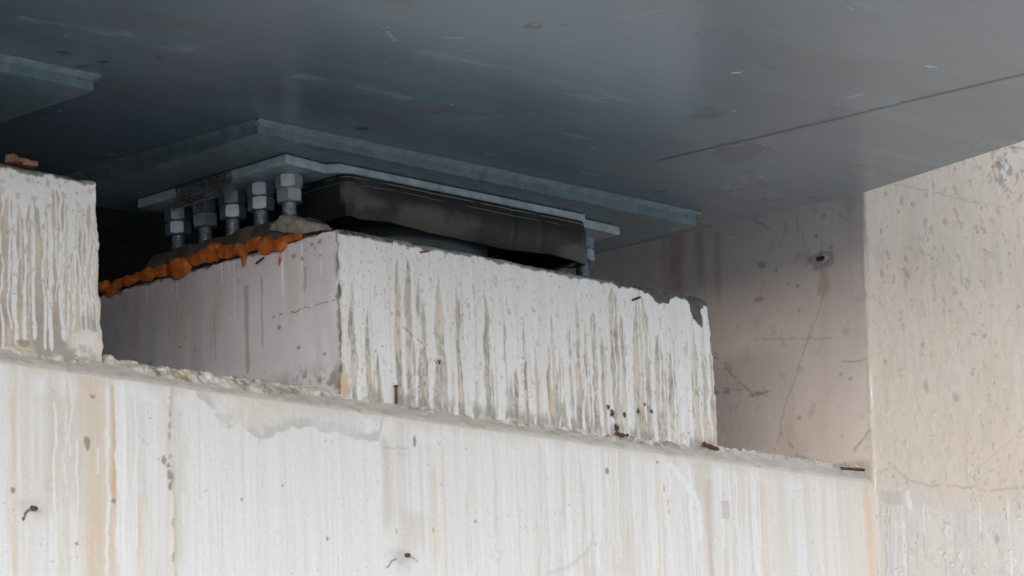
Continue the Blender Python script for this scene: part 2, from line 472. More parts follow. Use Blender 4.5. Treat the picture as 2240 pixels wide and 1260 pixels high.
def plinth_left_col(u, v):       # u = y
    c = np.ones(u.shape+(3,))*SHADE_WHITE*(.95+.12*(fb2(u*3, v*5, 3, 33)[..., None]-.5)*2)  # base colour carries this face's lavender shade and added fill light
    c = mix(c, SHADE_WHITE*.72, sst(.5, .72, fb2(u*22, v*3.5, 4, 34))*.45)
    c = mix(c, np.array((.60,.45,.42)), sst(.66, .78, fb2(u*12, v*2, 3, 35))*.35)
    def q(x, y): return lu(x, y, X0)
    lo = sst(.075, .02, (v-ZL-.02)+.05*(fb2(u*25, v*20, 4, 36)-.5)) * sst(6.32, 6.10, u)
    c = mix(c, BEIGE*.62, lo*sst(.42, .55, fb2(u*30, v*26, 4, 37))*.9)
    c = mix(c, np.array((.66,.65,.72)), lo*sst(.5, .6, fb2(u*26+5, v*18, 4, 38)))
    for k, (x, a, b, w) in enumerate(((375,610,640,.006),(385,605,660,.004),(322,625,665,.004),(483,560,600,.004),(500,560,600,.003),(512,560,700,.003),(618,590,650,.006),(620,560,640,.004),(485,600,620,.004),(660,540,600,.004),(700,520,600,.003))):
        u0, va = q(x, a); _, vb = q(x, b)
        c = mix(c, SHADE_WHITE*1.22, drip(u, v, u0, va, vb, w, k+80, amp=.002))
    for k, (x, a, b, w) in enumerate(((574,620,760,.006),(667,600,640,.010),(470,700,790,.004),(540,640,820,.014))):
        u0, va = q(x, a); _, vb = q(x, b)
        c = mix(c, np.array((.36,.30,.30)), drip(u, v, u0, va, vb, w, k+100, amp=.002)*.6)
    for (x, y, a, b) in ((418,585,.012,.013),(643,560,.008,.007),(661,565,.006,.006),(614,520,.012,.006),(700,528,.008,.01),(682,535,.006,.006),(612,715,.008,.006),(655,760,.006,.006),(710,775,.006,.005),(330,795,.008,.005),(700,560,.004,.004)):
        c = mix(c, DARK*2.2, spot(u, v, q(x, y), a*.9, b*.8, x, 1.2)*.7)
    c = mix(c, DARK*2.5, line(u, v, q(598, 692), q(660, 677), .003, 5, broken=.35))
    c = mix(c, DARK*3, line(u, v, q(660, 677), q(738, 655), .002, 6, broken=.5))
    c = mix(c, np.array((.48,.13,.06)), np.maximum(spot(u, v, q(612, 570), .006, .012, 3), spot(u, v, q(612, 535), .012, .03, 9, 1.5)*.35))
    c = mix(c, np.array((.30,.04,.05)), spot(u, v, q(260, 640), .02, .006, 5)*.6)
    e = ZT-v
    c = mix(c, GREY*.45, sst(0, .006, .005+.02*(fb2(u*28, u*0, 4, 39)-.4)-e)*.8)
    c = mix(c, DARK*2.2, sst(.010, .002, (u-Y0)+.02*(fb2(v*34, u*0, 3, 40)-.42))*.8)
    c = mix(c, DARK*2, specks(u, v, 120, .80, 41)*.6)
    return c

def build_block(name, q, yback, fx, fy, fz, front_col, left_col, plain):
    """q: front corners in x at (bottom-left, bottom-right, top-left, top-right); a cast block with worn edges"""
    xbl, xbr, xtl, xtr = q
    zb, zt = ZL-.03, ZT
    xm0, xm1 = (xbl+xtl)/2, (xbr+xtr)/2
    lo = np.array([xm0, Y0, zb]); hi = np.array([xm1, yback, zt])
    mb = MB()
    def warp(P, c):
        P = P.copy()
        rf = .004+.012*np.clip(fb3(P[..., 0]*14, P[..., 1]*14, P[..., 2]*14, 3, 61)-.42, 0, 1)*2
        # edge distance -> chips
        d = np.sort(np.stack([np.minimum(P[..., k]-lo[k], hi[k]-P[..., k]) for k in range(3)], -1), -1)[..., 1]
        near = np.exp(-np.clip(d, 0, 1)/.012)
        Q = rounded(P, lo, hi, rf)
        Q = Q+disp3(P, .0012+.0055*near, 38, 62, 4)+disp3(P, .0025, 6, 70, 2)
        # lean of the formwork
        s = (P[..., 0]-lo[0])/(hi[0]-lo[0]); t = (P[..., 2]-ZL)/(zt-ZL)
        x_l = xbl+(xtl-xbl)*t; x_r = xbr+(xtr-xbr)*t
        Q[..., 0] += (x_l+(x_r-x_l)*s)-P[..., 0]
        return Q
    xs, ys, zs = fx, fy, fz
    U, V = np.meshgrid(xs, zs)
    P = np.stack([U, np.full(U.shape, Y0), V], -1); Q = warp(P, None)
    mb.grid(Q, front_col(Q[..., 0], V))
    U, V = np.meshgrid(ys, zs)
    P = np.stack([np.full(U.shape, lo[0]), U, V], -1); Q = warp(P, None)
    mb.grid(Q, left_col(U, V) if left_col else plain, flip=True)
    P = np.stack([np.full(U.shape, hi[0]), U, V], -1); mb.grid(warp(P, None), plain)
    U, V = np.meshgrid(xs, ys)
    P = np.stack([U, V, np.full(U.shape, zt)], -1); mb.grid(warp(P, None), GREY*.8)
    U, V = np.meshgrid(xs[::6] if (len(xs)-1) % 6 == 0 else np.array([xs[0], xs[-1]]), zs[[0, -1]])
    mb.grid(np.stack([U, np.full(U.shape, yback), V], -1), plain, flip=True)
    return mb.build(name, M_CONC, smooth=True)

zfine = axis([(ZL-.03, ZT, .0021)])
pl = build_block('bearing_plinth', (5.562, 6.905, 5.566, 6.894), 7.05,
                 axis([(5.564, 6.8995, .0026)]), axis([(Y0, 6.95, .0032), (6.95, 7.05, .02)]), zfine,
                 plinth_front_col, plinth_left_col, CREAM*.9)
tag(pl, 'concrete plinth with white paint runs on its front and orange foam along its left edge', 'plinth', 'concrete plinths on the pier ledge')
pb = build_block('bearing_plinth', (3.46, 4.849, 3.45, 4.838), 7.05,
                 axis([(3.455, 4.45, .02), (4.45, 4.8435, .0024)]), axis([(Y0, 6.3, .006), (6.3, 7.05, .03)]), zfine,
                 left_block_col, None, CREAM*.9)
tag(pb, 'concrete plinth at the left edge with thin white paint runs over bare grey concrete', 'plinth', 'concrete plinths on the pier ledge')

# ------------------------------------------------------------------ pier wall with its chamfered, spalled ledge
def pier_col(u, v):
    """front face, u = x, v = z"""
    c = np.ones(u.shape+(3,))*WHITE
    c = c*(.985+.03*(fb2(u*120, v*2.5, 3, 103)[..., None]-.5)*2*sst(.35, .65, fb2(u*4, v*3, 2, 102))[..., None])
    right = sst(6.45, 7.25, u+.25*(fb2(u*3, v*2, 3, 104)-.5))
    left = sst(5.0, 4.75, u)
    c = mix(c, CREAM*1.03, sst(.45, .75, fb2(u*28, v*1.6, 4, 105))*(.20+.5*right+.5*left))
    c = mix(c, CREAM, right*.35*sst(.3, .6, fb2(u*9, v*2.2, 3, 106)))
    r = np.random.default_rng(21)
    # beige tongues the paint did not cover
    for k in range(46):
        X = r.uniform(1000, 1640); y0 = 927+.138*(X-1000)+r.uniform(25, 200)
        u0, va = fu(X, y0); _, vb = fu(X, y0+r.uniform(120, 420))
        if abs(X-1250) < 20: continue
        m = gap(u, v, u0, va, vb, r.uniform(.004, .022), k+200, L=.10)
        c = mix(c, CREAM*r.uniform(.93, 1.05), m*r.uniform(.35, .8))
    for k in range(16):
        X = r.uniform(15, 430); y0 = 800+.138*X+r.uniform(10, 180)
        u0, va = fu(X, y0); _, vb = fu(X, y0+r.uniform(150, 420))
        c = mix(c, CREAM*1.02, gap(u, v, u0, va, vb, r.uniform(.006, .03), k+260, L=.14)*r.uniform(.3, .7))
    for k in range(10):
        X = r.uniform(430, 1000); y0 = 960+r.uniform(0, 150)
        u0, va = fu(X, y0); _, vb = fu(X, y0+r.uniform(150, 400))
        c = mix(c, CREAM*1.08, gap(u, v, u0, va, vb, r.uniform(.003, .014), k+290, L=.14)*r.uniform(.2, .45))
    # rust-brown seepage
    def soft(X, y0, y1, w, colr, s, sd):
        u0, va = fu(X, y0); _, vb = fu(X, y1)
        d = np.abs(u-u0-wob(v, sd, .006, 6))
        m = np.exp(-(d/w)**2*(.6+.8*vn2(v*9, sd, 107)))*sst(vb-.03, vb+.05, v)*sst(va+.012, va-.01, v)
        return mix(c, colr, m*s*(.55+.6*fb2(u*40, v*6, 3, sd)))
    c = soft(208, 826, 1300, .040, OCHRE*1.08, .6, 41)
    c = soft(150, 870, 1120, .10, CREAM*.98, .7, 42)
    c = soft(247, 845, 1110, .011, OCHRE*.95, 1.0, 43)
    c = soft(243, 1110, 1300, .012, OCHRE*1.1, .6, 44)
    c = soft(300, 1080, 1260, .012, OCHRE*1.15, .5, 45)
    c = soft(843, 960, 1160, .016, CREAM*.9, .9, 46)
    c = soft(876, 910, 1260, .022, GREY*1.6, .6, 47)
    c = soft(900, 1120, 1200, .05, CREAM*.95, .7, 48)
    c = soft(948, 1020, 1240, .010, OCHRE*1.2, .5, 49)
    c = soft(1345, 930, 1280, .05, CREAM*.98, .7, 50)
    c = soft(1548, 1050, 1290, .012, BEIGE*.85, .9, 51)
    c = soft(1530, 1010, 1100, .03, CREAM*.92, .7, 52)
    c = soft(1893, 1045, 1300, .020, OCHRE*1.18, .75, 53)
    c = soft(1640, 1050, 1150, .08, CREAM*1.0, .6, 54)
    for k in range(26):
        X = r.uniform(20, 1880); y0 = 800+.138*X+r.uniform(0, 60)
        if 430 < X < 830: continue
        c = soft(X, y0, y0+r.uniform(150, 420), r.uniform(.004, .014), (CREAM*.97, OCHRE*1.25, CREAM*.9)[k % 3], r.uniform(.3, .6), 600+k)
    # white runs over it
    for k, (X, y0, y1, w) in enumerate(((152,830,1000,.006),(168,980,1260,.006),(232,850,1260,.010),(236,845,1000,.008),(215,1000,1040,.007),(262,840,1260,.028),(293,850,1260,.006),(140,900,1100,.005),(118,900,1240,.006),(1460,1010,1260,.010),(1510,1030,1190,.012),(1575,1040,1200,.007),(1608,1045,1260,.006),(1650,1060,1260,.006),(1430,1010,1200,.006),(1300,980,1260,.009),(1420,990,1240,.014),(1340,985,1200,.004),(1380,985,1100,.006),(1395,990,1250,.004))):
        u0, va = fu(X, y0); _, vb = fu(X, y1)
        c = mix(c, WHITE*1.03, drip(u, v, u0, va, vb, w, k+320, amp=.006)*.9)
    for k in range(34):
        X = r.uniform(1180, 1660); y0 = 927+.138*(X-1000)+5
        u0, va = fu(X, y0); _, vb = fu(X, y0+r.uniform(80, 330))
        c = mix(c, WHITE*1.02, drip(u, v, u0, va, vb, r.uniform(.003, .008), k+360, amp=.006)*.85)
    # grey plaster patch under the lip
    px = [(430,868),(455,890),(470,905),(482,930),(500,938),(527,928),(553,952),(594,960),(625,943),(687,934),(714,947),(768,957),(830,968),(842,905)]
    us = np.array([fu(*p)[0] for p in px]); vs = np.array([fu(*p)[1] for p in px])
    lowb = np.interp(u, us, vs)+.013*(fb2(u*34, v*8, 4, 110)-.5)*2
    inside = sst(-.001, .002, v-lowb)*(u > us[0])*(u < us[-1])
    band = inside*sst(.035, .018, (v-lowb)+.03*(fb2(u*14, v*18, 3, 111)-.5))
    c = mix(c, np.array((.61,.575,.52)), inside*sst(.35, .6, fb2(u*16, v*14, 4, 112))*.8)
    c = mix(c, np.array((.48,.48,.47)), band*sst(.35, .5, fb2(u*11, v*12, 4, 113))*.85)
    c = mix(c, np.array((.59,.61,.615)), inside*spot(u, v, fu(740, 925), .09, .035, 7)*.6)
    # top lip discolouration
    lip = 3.1395
    c = mix(c, CREAM*.95, sst(.03, .0, (lip-v)+.05*(fb2(u*22, v*10, 4, 114)-.45))*.6)
    # board joint
    uj = fu(372, 1000)[0]
    dj = np.abs(u-uj-wob(v, 5, .006, 10))
    c = mix(c, CREAM, sst(.03, .006, dj)*.7)
    c = mix(c, GREY, sst(.006, .002, dj)*sst(.56, .64, fb2(v*40, u*20, 3, 115))*.8)
    for X, Y, a, b in ((358,1006,.007,.010),(368,1018,.005,.006),(370,1040,.007,.012),(371,1062,.006,.010),(203,868,.008,.004),(190,968,.008,.015),(248,1095,.006,.006),(28,1073,.006,.006),(906,965,.005,.012),(1200,1175,.0,.0),(716,1178,.004,.005),(168,1190,.005,.004),(1327,1030,.006,.008),(1438,1012,.004,.004),(617,1063,.003,.003),(528,1093,.003,.004),(1040,1142,.004,.004)):
        if a: c = mix(c, GREY*.6, spot(u, v, fu(X, Y), a, b, X)*.8)
    for X, Y, a in ((135,940,.014),(113,1060,.018),(613,1165,.012),(880,985,.02),(1075,1170,.012),(1085,1215,.02),(1127,975,.016),(880,1245,.02)):
        m = spot(u, v, fu(X, Y), a, a*.7, X, .8)-spot(u, v, fu(X+2, Y-1), a*.7, a*.5, X, .8)
        c = mix(c, GREY*1.4, np.clip(m, 0, 1)*.4)
    # form-tie smears
    c = mix(c, DARK*2, line(u, v, fu(70, 1112), fu(42, 1143), .007, 6, broken=.3))
    c = mix(c, GREY*1.3, spot(u, v, fu(75, 1110), .04, .02, 3, 1.3)*.3)
    c = mix(c, GREY*1.2, spot(u, v, fu(878, 1218), .035, .016, 9, 1.3)*.5)
    c = mix(c, GREY*.9, line(u, v, fu(868, 1222), fu(845, 1240), .005, 6)); c = mix(c, GREY*.8, line(u, v, fu(893, 1215), fu(915, 1228), .003, 8))
    c = mix(c, GREY*1.1, line(u, v, fu(840, 978), fu(900, 980), .003, 4, broken=.3)*.6)
    # arc-shaped scrape
    prev = None
    for X, Y in ((1195,1258),(1235,1243),(1270,1220),(1295,1190),(1298,1160)):
        if prev: c = mix(c, GREY*1.45, line(u, v, fu(*prev), fu(X, Y), .010, X, soft=.004)*.45)
        prev = (X, Y)
    prev = None
    for X, Y in ((1463,1010),(1478,1032),(1500,1058),(1522,1085),(1530,1120),(1533,1180)):
        if prev: c = mix(c, WHITE*1.06, line(u, v, fu(*prev), fu(X, Y), .016, X, soft=.003)*.9)
        prev = (X, Y)
    c = mix(c, np.array((.55,.47,.45)), (np.abs(u-fu(1585, 1114)[0]) < .012)*(np.abs(v-fu(1585, 1114)[1]) < .020)*.75)
    m = np.clip((np.abs(u-fu(1585, 1114)[0]) < .0145)*(np.abs(v-fu(1585, 1114)[1]) < .0225)*1.0-(np.abs(u-fu(1585, 1114)[0]) < .012)*(np.abs(v-fu(1585, 1114)[1]) < .020), 0, 1)
    c = mix(c, GREY*.9, m*.6)
    for X, Y in ((1453,1070),(1462,1100),(1464,1118),(948,1160),(868,1162)):
        c = mix(c, np.array((.62,.25,.08)), spot(u, v, fu(X, Y), .003, .008, X)*.7)
    c = mix(c, GREY*.8, specks(u, v, 110, .81, 116)*.45)
    return c

def pier_wall():
    mb = MB()
    xs = axis([(1.0, 4.4, .05), (4.4, XW-.001, .0032)])
    lip = 3.1405
    zs = axis([(-.3, 2.6, .1), (2.6, lip-.004, .0024)])
    nf = len(zs)
    # profile after the front: lip arris, smooth trowelled chamfer, broken upper edge, ledge
    prof = [(YL, z) for z in zs]
    for t in np.linspace(0, 1, 24):
        prof.append((YL+.003+.040*t, lip+.050*t))
    nc = len(prof)
    for y in axis([(YL+.047, YL+.12, .004), (YL+.12, 8.3, .2)]): prof.append((y, ZL+.001))
    prof = np.array(prof)
    P = np.zeros((len(prof), len(xs), 3))
    P[..., 0] = xs[None]; P[..., 1] = prof[:, 0, None]; P[..., 2] = prof[:, 1, None]
    P[..., 2] += ((P[..., 0]-6.0)*.0025)*(P[..., 2] > 2.5)
    j = np.arange(len(prof))[:, None]+0*P[..., 0]
    t = np.clip((j-nf)/24.0, 0, 1)                      # 0 at the lip, 1 at the top of the chamfer
    fine = (P[..., 0] > 4.35)*1.0
    wide = .62+.50*(fb2(P[..., 0]*7, 0*t, 3, 121)-.3)+.25*sst(5.6, 5.3, P[..., 0])*sst(4.9, 5.0, P[..., 0])
    roughm = sst(1-wide*.75, 1-wide*.75+.22, t)*fine
    A = P.copy()
    roughm = roughm*(1-.45*sst(6.7, 7.0, P[..., 0]))
    D = disp3(A, .0008+.010*roughm, 55, 122, 4)+disp3(A, .0014*fine, 5, 130, 2)
    rg = np.abs(fb3(A[..., 0]*45, A[..., 1]*45, A[..., 2]*45, 4, 133)-.5)*2
    P = P+D
    P[..., 2] += roughm*(.010*(fb2(A[..., 0]*24, A[..., 1]*24, 4, 134)-.35)-.010*rg*.4)
    lipn = np.exp(-np.abs(j-nf)/3.0)*fine
    P[..., 2] -= lipn*.006*np.clip(fb2(A[..., 0]*30, 0*t, 4, 135)-.4, 0, 1)
    # shallow relief on the painted front
    P[..., 1] += np.where(j < nf, -.0022*(fb2(A[..., 0]*70, A[..., 2]*3, 3, 136)-.5)*fine, 0)
    uj = fu(372, 1000)[0]
    P[..., 1] -= np.where(j < nf, .004*np.exp(-((A[..., 0]-uj-wob(A[..., 2], 5, .006, 10))/.006)**2)*vn2(A[..., 2]*30, A[..., 0]*0, 137), 0)
    C = np.zeros(P.shape)
    C[:nf] = pier_col(A[:nf, :, 0], A[:nf, :, 2])
    u = A[nf:, :, 0]; w = A[nf:, :, 1]
    cg = np.ones(u.shape+(3,))*np.array((.49,.455,.415))*(.70+.6*fb2(u*26, w*160, 4, 138)[..., None])
    cr = np.ones(u.shape+(3,))*np.array((.55,.50,.44))
    cr = mix(cr, WHITE, sst(.48, .66, fb2(u*45, w*60, 4, 139))*.6)
    cr = mix(cr, GREY*.7, sst(.54, .66, fb2(u*38, w*50, 4, 140))*.85)
    cr = mix(cr, OCHRE, sst(.68, .75, fb2(u*20, w*20, 3, 141))*.5)
    rm = roughm[nf:]
    cc = cg*(1-rm[..., None])+cr*rm[..., None]
    cc = mix(cc, np.array((.62,.58,.52)), sst(.20, .02, t[nf:]+.34*(fb2(u*34, w*0, 4, 142)-.5))*.9)
    C[nf:] = cc
    mb.grid(P, C)
    # back and far end
    mb.add([(1.0, YL, -.3), (1.0, 8.3, -.3), (1.0, 8.3, ZL), (1.0, YL, 3.14)], [(0, 3, 2, 1)], CREAM)
    mb.add([(1.0, 8.3, -.3), (XW, 8.3, -.3), (XW, 8.3, ZL), (1.0, 8.3, ZL)], [(0, 1, 2, 3)][::-1], CREAM)
    o = mb.build('pier_wall', M_CONC, smooth=True)
    return tag(o, 'broad white painted concrete pier wall with a broken grey ledge carrying the plinths', 'wall')
pier_wall()

# ------------------------------------------------------------------ side wall
def side_front_col(u, v):
    c = np.ones(u.shape+(3,))*WALLC
    c = mix(c, np.array((.62,.53,.445)), sst(.4, .7, fb2(u*9, v*3, 5, 203))*.6)
    c = mix(c, np.array((.61,.555,.49)), sst(.44, .72, fb2(u*24, v*9, 5, 204))*.4)
    c = mix(c, np.array((.52,.44,.37)), sst(.5, .75, fb2(u*50, v*9, 5, 214))*.45)
    c = mix(c, np.array((.60,.48,.39)), sst(.5, .78, fb2(u*10+4, v*4, 5, 205))*.4)
    c = mix(c, GREY*1.25, sst(.62, .78, fb2(u*26, v*16, 5, 206))*.25)
    low = sst(3.145, 3.07, v+.03*(fb2(u*10, v*0, 4, 207)-.5))
    c = mix(c, np.array((.60,.565,.525)), low*.8)
    c = mix(c, np.array((.50,.48,.455)), low*sst(.5, .68, fb2(u*16, v*3, 4, 208))*.7)
    for k in range(14):
        r = np.random.default_rng(400+k); X = r.uniform(1920, 2240); y0 = r.uniform(1090, 1160)
        u0, va = fu(X, y0); _, vb = fu(X, y0+r.uniform(60, 200))
        c = mix(c, (WHITE if k % 2 else GREY*1.3), drip(u, v, u0, va, vb, r.uniform(.003, .012), k+420, amp=.006)*.55)
    # cold joint
    pts = [(1905,1040),(1930,1032),(1952,1020),(1985,1052),(2030,1062),(2090,1064),(2150,1072),(2245,1066)]
    for a, b in zip(pts, pts[1:]): c = mix(c, GREY*1.05, line(u, v, fu(*a), fu(*b), .006, a[0], soft=.004, broken=.25)*.65)
    c = mix(c, np.array((.42,.39,.37)), spot(u, v, fu(1945, 1090), .05, .022, 7)*.55)
    c = mix(c, np.array((.50,.48,.46)), spot(u, v, fu(2005, 1095), .07, .02, 11)*.5)
    c = mix(c, WHITE, spot(u, v, fu(1987, 1095), .012, .028, 4)*.8)
    c = mix(c, GREY*.9, line(u, v, fu(1938, 1108), fu(1942, 1260), .004, 9, broken=.25)*.7)
    # board marks
    pts = [(1935,398),(2000,412),(2060,428),(2144,446),(2240,462)]
    for a, b in zip(pts, pts[1:]): c = mix(c, GREY*1.1, line(u, v, fu(*a), fu(*b), .005, a[0], soft=.003, broken=.2 if a[0] < 2100 else .5)*.75)
    c = mix(c, GREY, line(u, v, fu(2180, 315), fu(2240, 328), .006, 3)*.8)
    c = mix(c, GREY*1.1, line(u, v, fu(2112, 360), fu(2113, 420), .003, 3, broken=.3)*.6)
    c = mix(c, GREY*1.2, line(u, v, fu(2240, 935), fu(2105, 1050), .003, 13)*.6)
    c = mix(c, GREY*1.2, line(u, v, fu(2015, 490), fu(1985, 580), .004, 14, broken=.4)*.8)
    c = mix(c, GREY*1.2, line(u, v, fu(2073, 540), fu(2071, 610), .003, 15, broken=.3)*.7)
    for X, Y, a, b in ((2052,483,.014,.012),(2085,870,.018,.015),(2018,845,.012,.024),(2180,1180,.012,.022),(2195,1115,.006,.006),(2218,668,.010,.006),(2214,672,.004,.012),(2160,668,.007,.009),(2172,365,.012,.01),(2180,400,.016,.02),(2080,640,.006,.005),(1975,600,.01,.02),(1928,790,.008,.008),(2050,545,.006,.012),(2031,540,.006,.007),(1952,1043,.008,.006),(2128,366,.01,.008),(1926,492,.006,.005),(2170,345,.016,.008),(2235,435,.008,.012),(2120,440,.010,.005),(2010,755,.012,.009),(2090,665,.012,.01)):
        c = mix(c, GREY*.75, spot(u, v, fu(X, Y), a*.8, b*.8, X, .9)*.55)
    c = mix(c, WHITE*.95, spot(u, v, fu(2185, 370), .016, .035, 8, 1.4)*.6)
    c = mix(c, GREY*.7, spot(u, v, fu(2190, 375), .10, .08, 12, 1.4)*sst(.55, .66, fb2(u*70, v*55, 4, 216))*.75)
    c = mix(c, np.array((.50,.38,.30)), spot(u, v, fu(1975, 570), .03, .07, 18, 1.4)*.4)
    c = mix(c, GREY*.65, specks(u, v, 75, .75, 209)*.5)
    c = mix(c, GREY*.5, specks(u+3, v, 140, .82, 210)*.6)
    c = mix(c, GREY*1.3, sst(.52, .68, fb2(u*85, v*60, 4, 217))*.28)
    edge = sst(.03, .006, (u-XW-.018)+.02*(fb2(v*18, u*0, 3, 211)-.5))
    c = mix(c, np.array((.63,.54,.45)), edge*.35)
    return c
def side_left_col(u, v):          # u = y
    c = np.ones(u.shape+(3,))*np.array((.78,.69,.64))  # same concrete as the front, coloured lighter to lift the light on this face
    c = mix(c, np.array((.73,.655,.62)), sst(.4, .7, fb2(u*5, v*4, 4, 223))*.8)
    c = mix(c, np.array((.62,.48,.42)), sst(.55, .8, fb2(u*12, v*1.6, 4, 224))*.45)
    c = mix(c, GREY*1.2, sst(.62, .78, fb2(u*30, v*24, 5, 225))*.3)
    X = XW+.015
    def q(x, y): return lu(x, y, X)
    for k, (x, a, b, w) in enumerate(((1470,520,640,.05),(1520,520,620,.03),(1560,520,660,.02))):
        u0, va = q(x, a); _, vb = q(x, b)
        c = mix(c, np.array((.36,.17,.12)) if k == 0 else GREY*.7, drip(u, v, u0, va, vb, w, k+500, soft=.014)*.3)
    pts = [(1805,620),(1782,700),(1748,800),(1722,880),(1700,990)]
    for a, b in zip(pts, pts[1:]): c = mix(c, GREY*.8, line(u, v, q(*a), q(*b), .003, a[0], soft=.002, broken=.2)*.6)
    for a, b, w in (((1645,742),(1825,740),.003),((1708,943),(1752,1000),.007),((1752,1000),(1785,1008),.006),((1908,940),(1850,1022),.008),((1842,790),(1898,788),.005),((1560,780),(1650,870),.007),((1560,770),(1600,810),.005),((1580,848),(1690,868),.004),((1748,510),(1753,545),.004),((1790,440),(1792,600),.003),((1735,430),(1735,520),.003),((1640,480),(1675,498),.006),((1780,680),(1755,780),.002)):
        c = mix(c, GREY*.62, line(u, v, q(*a), q(*b), w, a[0], soft=.0025, broken=.4)*.45)
    for x, y, a, b in ((1665,862,.05,.008),(1655,655,.03,.008),(1590,857,.02,.014),(1660,580,.022,.012),(1565,860,.02,.012),(1778,515,.012,.008),(1740,625,.01,.007),(1840,820,.01,.007),(1795,470,.012,.008),(1750,915,.012,.01),(1862,830,.012,.008),(1830,470,.01,.007),(1692,590,.008,.012),(1720,620,.008,.005),(1745,680,.008,.008),(1790,1010,.02,.006),(1812,540,.012,.008)):
        c = mix(c, GREY*.55, spot(u, v, q(x, y), a*.6, b*.65, x, 1.2)*.5)
    c = mix(c, GREY*.75, np.clip(spot(u, v, q(1795, 566), .045, .028, 6)-spot(u, v, q(1797, 563), .016, .012, 6), 0, 1)*.6)
    c = mix(c, np.array((.56,.40,.30)), spot(u, v, q(1798, 620), .02, .04, 5, 1.2)*.6)
    c = mix(c, GREY*.7, specks(u, v, 80, .80, 226)*.5)
    c = mix(c, GREY*.9, sst(.03, .0, v-ZL+.04*(fb2(u*20, v*15, 3, 227)-.5))*.5)
    c = mix(c, CREAM*.95, sst(.02, .004, (u-YL)+.012*(fb2(v*24, u*0, 3, 228)-.5))*.6)
    return c
def side_wall():
    lo = np.array([XW, YL-.003, -.3]); hi = np.array([12.0, 9.0, 5.6])
    mb = MB()
    def warp(P):
        rf = .006+.012*fb3(P[..., 0]*8, P[..., 1]*8, P[..., 2]*8, 3, 231)
        Q = rounded(P, lo, hi, rf)
        d = np.sort(np.stack([np.minimum(P[..., k]-lo[k], hi[k]-P[..., k]) for k in range(3)], -1), -1)[..., 1]
        near = np.exp(-np.clip(d, 0, 1)/.015)
        Q = Q+disp3(P, .0012+.004*near, 30, 232, 4)+disp3(P, .003, 3, 240, 2)
        Q[..., 0] += np.clip(P[..., 2]-3.15, -.6, 2.5)*.040*np.clip(1-(P[..., 0]-XW)/3, 0, 1)
        return Q
    zs = axis([(-.3, 2.75, .15), (2.75, 4.36, .0026), (4.36, 5.6, .1)])
    xs = axis([(XW, 8.5, .0034), (8.5, 12.0, .1)])
    ys = axis([(YL-.003, 7.1, .0036), (7.1, 9.0, .1)])
    U, V = np.meshgrid(xs, zs)
    P = warp(np.stack([U, np.full(U.shape, lo[1]), V], -1))
    C = side_front_col(U, V)
    P[..., 1] -= .004*(fb2(U*14, V*10, 4, 243)-.5)
    P[..., 1] += .006*sst(.70, .78, fb2(U*40, V*30, 3, 244))
    mb.grid(P, C)
    U, V = np.meshgrid(ys, zs)
    mb.grid(warp(np.stack([np.full(U.shape, XW), U, V], -1)), side_left_col(U, V), flip=True)
    U, V = np.meshgrid(xs[[0, -1]], ys[[0, -1]])
    mb.grid(np.stack([U, V, np.full(U.shape, 5.6)], -1), CREAM)
    U, V = np.meshgrid(ys[[0, -1]], zs[[0, -1]])
    mb.grid(np.stack([np.full(U.shape, 12.0), U, V], -1), CREAM)
    o = mb.build('side_wall', M_CONC, smooth=True)
    return tag(o, 'tall pinkish beige concrete wall at the right end of the ledge, passing up beside the girder', 'wall')
side_wall()

# back wall behind the bearings
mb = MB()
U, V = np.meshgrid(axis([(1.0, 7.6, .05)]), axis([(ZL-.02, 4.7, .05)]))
mb.grid(np.stack([U, 8.3+.004*(fb2(U*6, V*6, 3, 301)-.5), V], -1), mix(np.ones(U.shape+(3,))*BEIGE*.16, GREY*.12, fb2(U*6, V*5, 4, 302)))  # concrete taken near black: shade of the recess put into the colour
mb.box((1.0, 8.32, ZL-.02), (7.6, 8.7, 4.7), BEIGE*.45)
tag(mb.build('back_wall', M_CONC, smooth=True), 'concrete wall closing the gap behind the plinths, its deep shade painted in near black', 'wall')

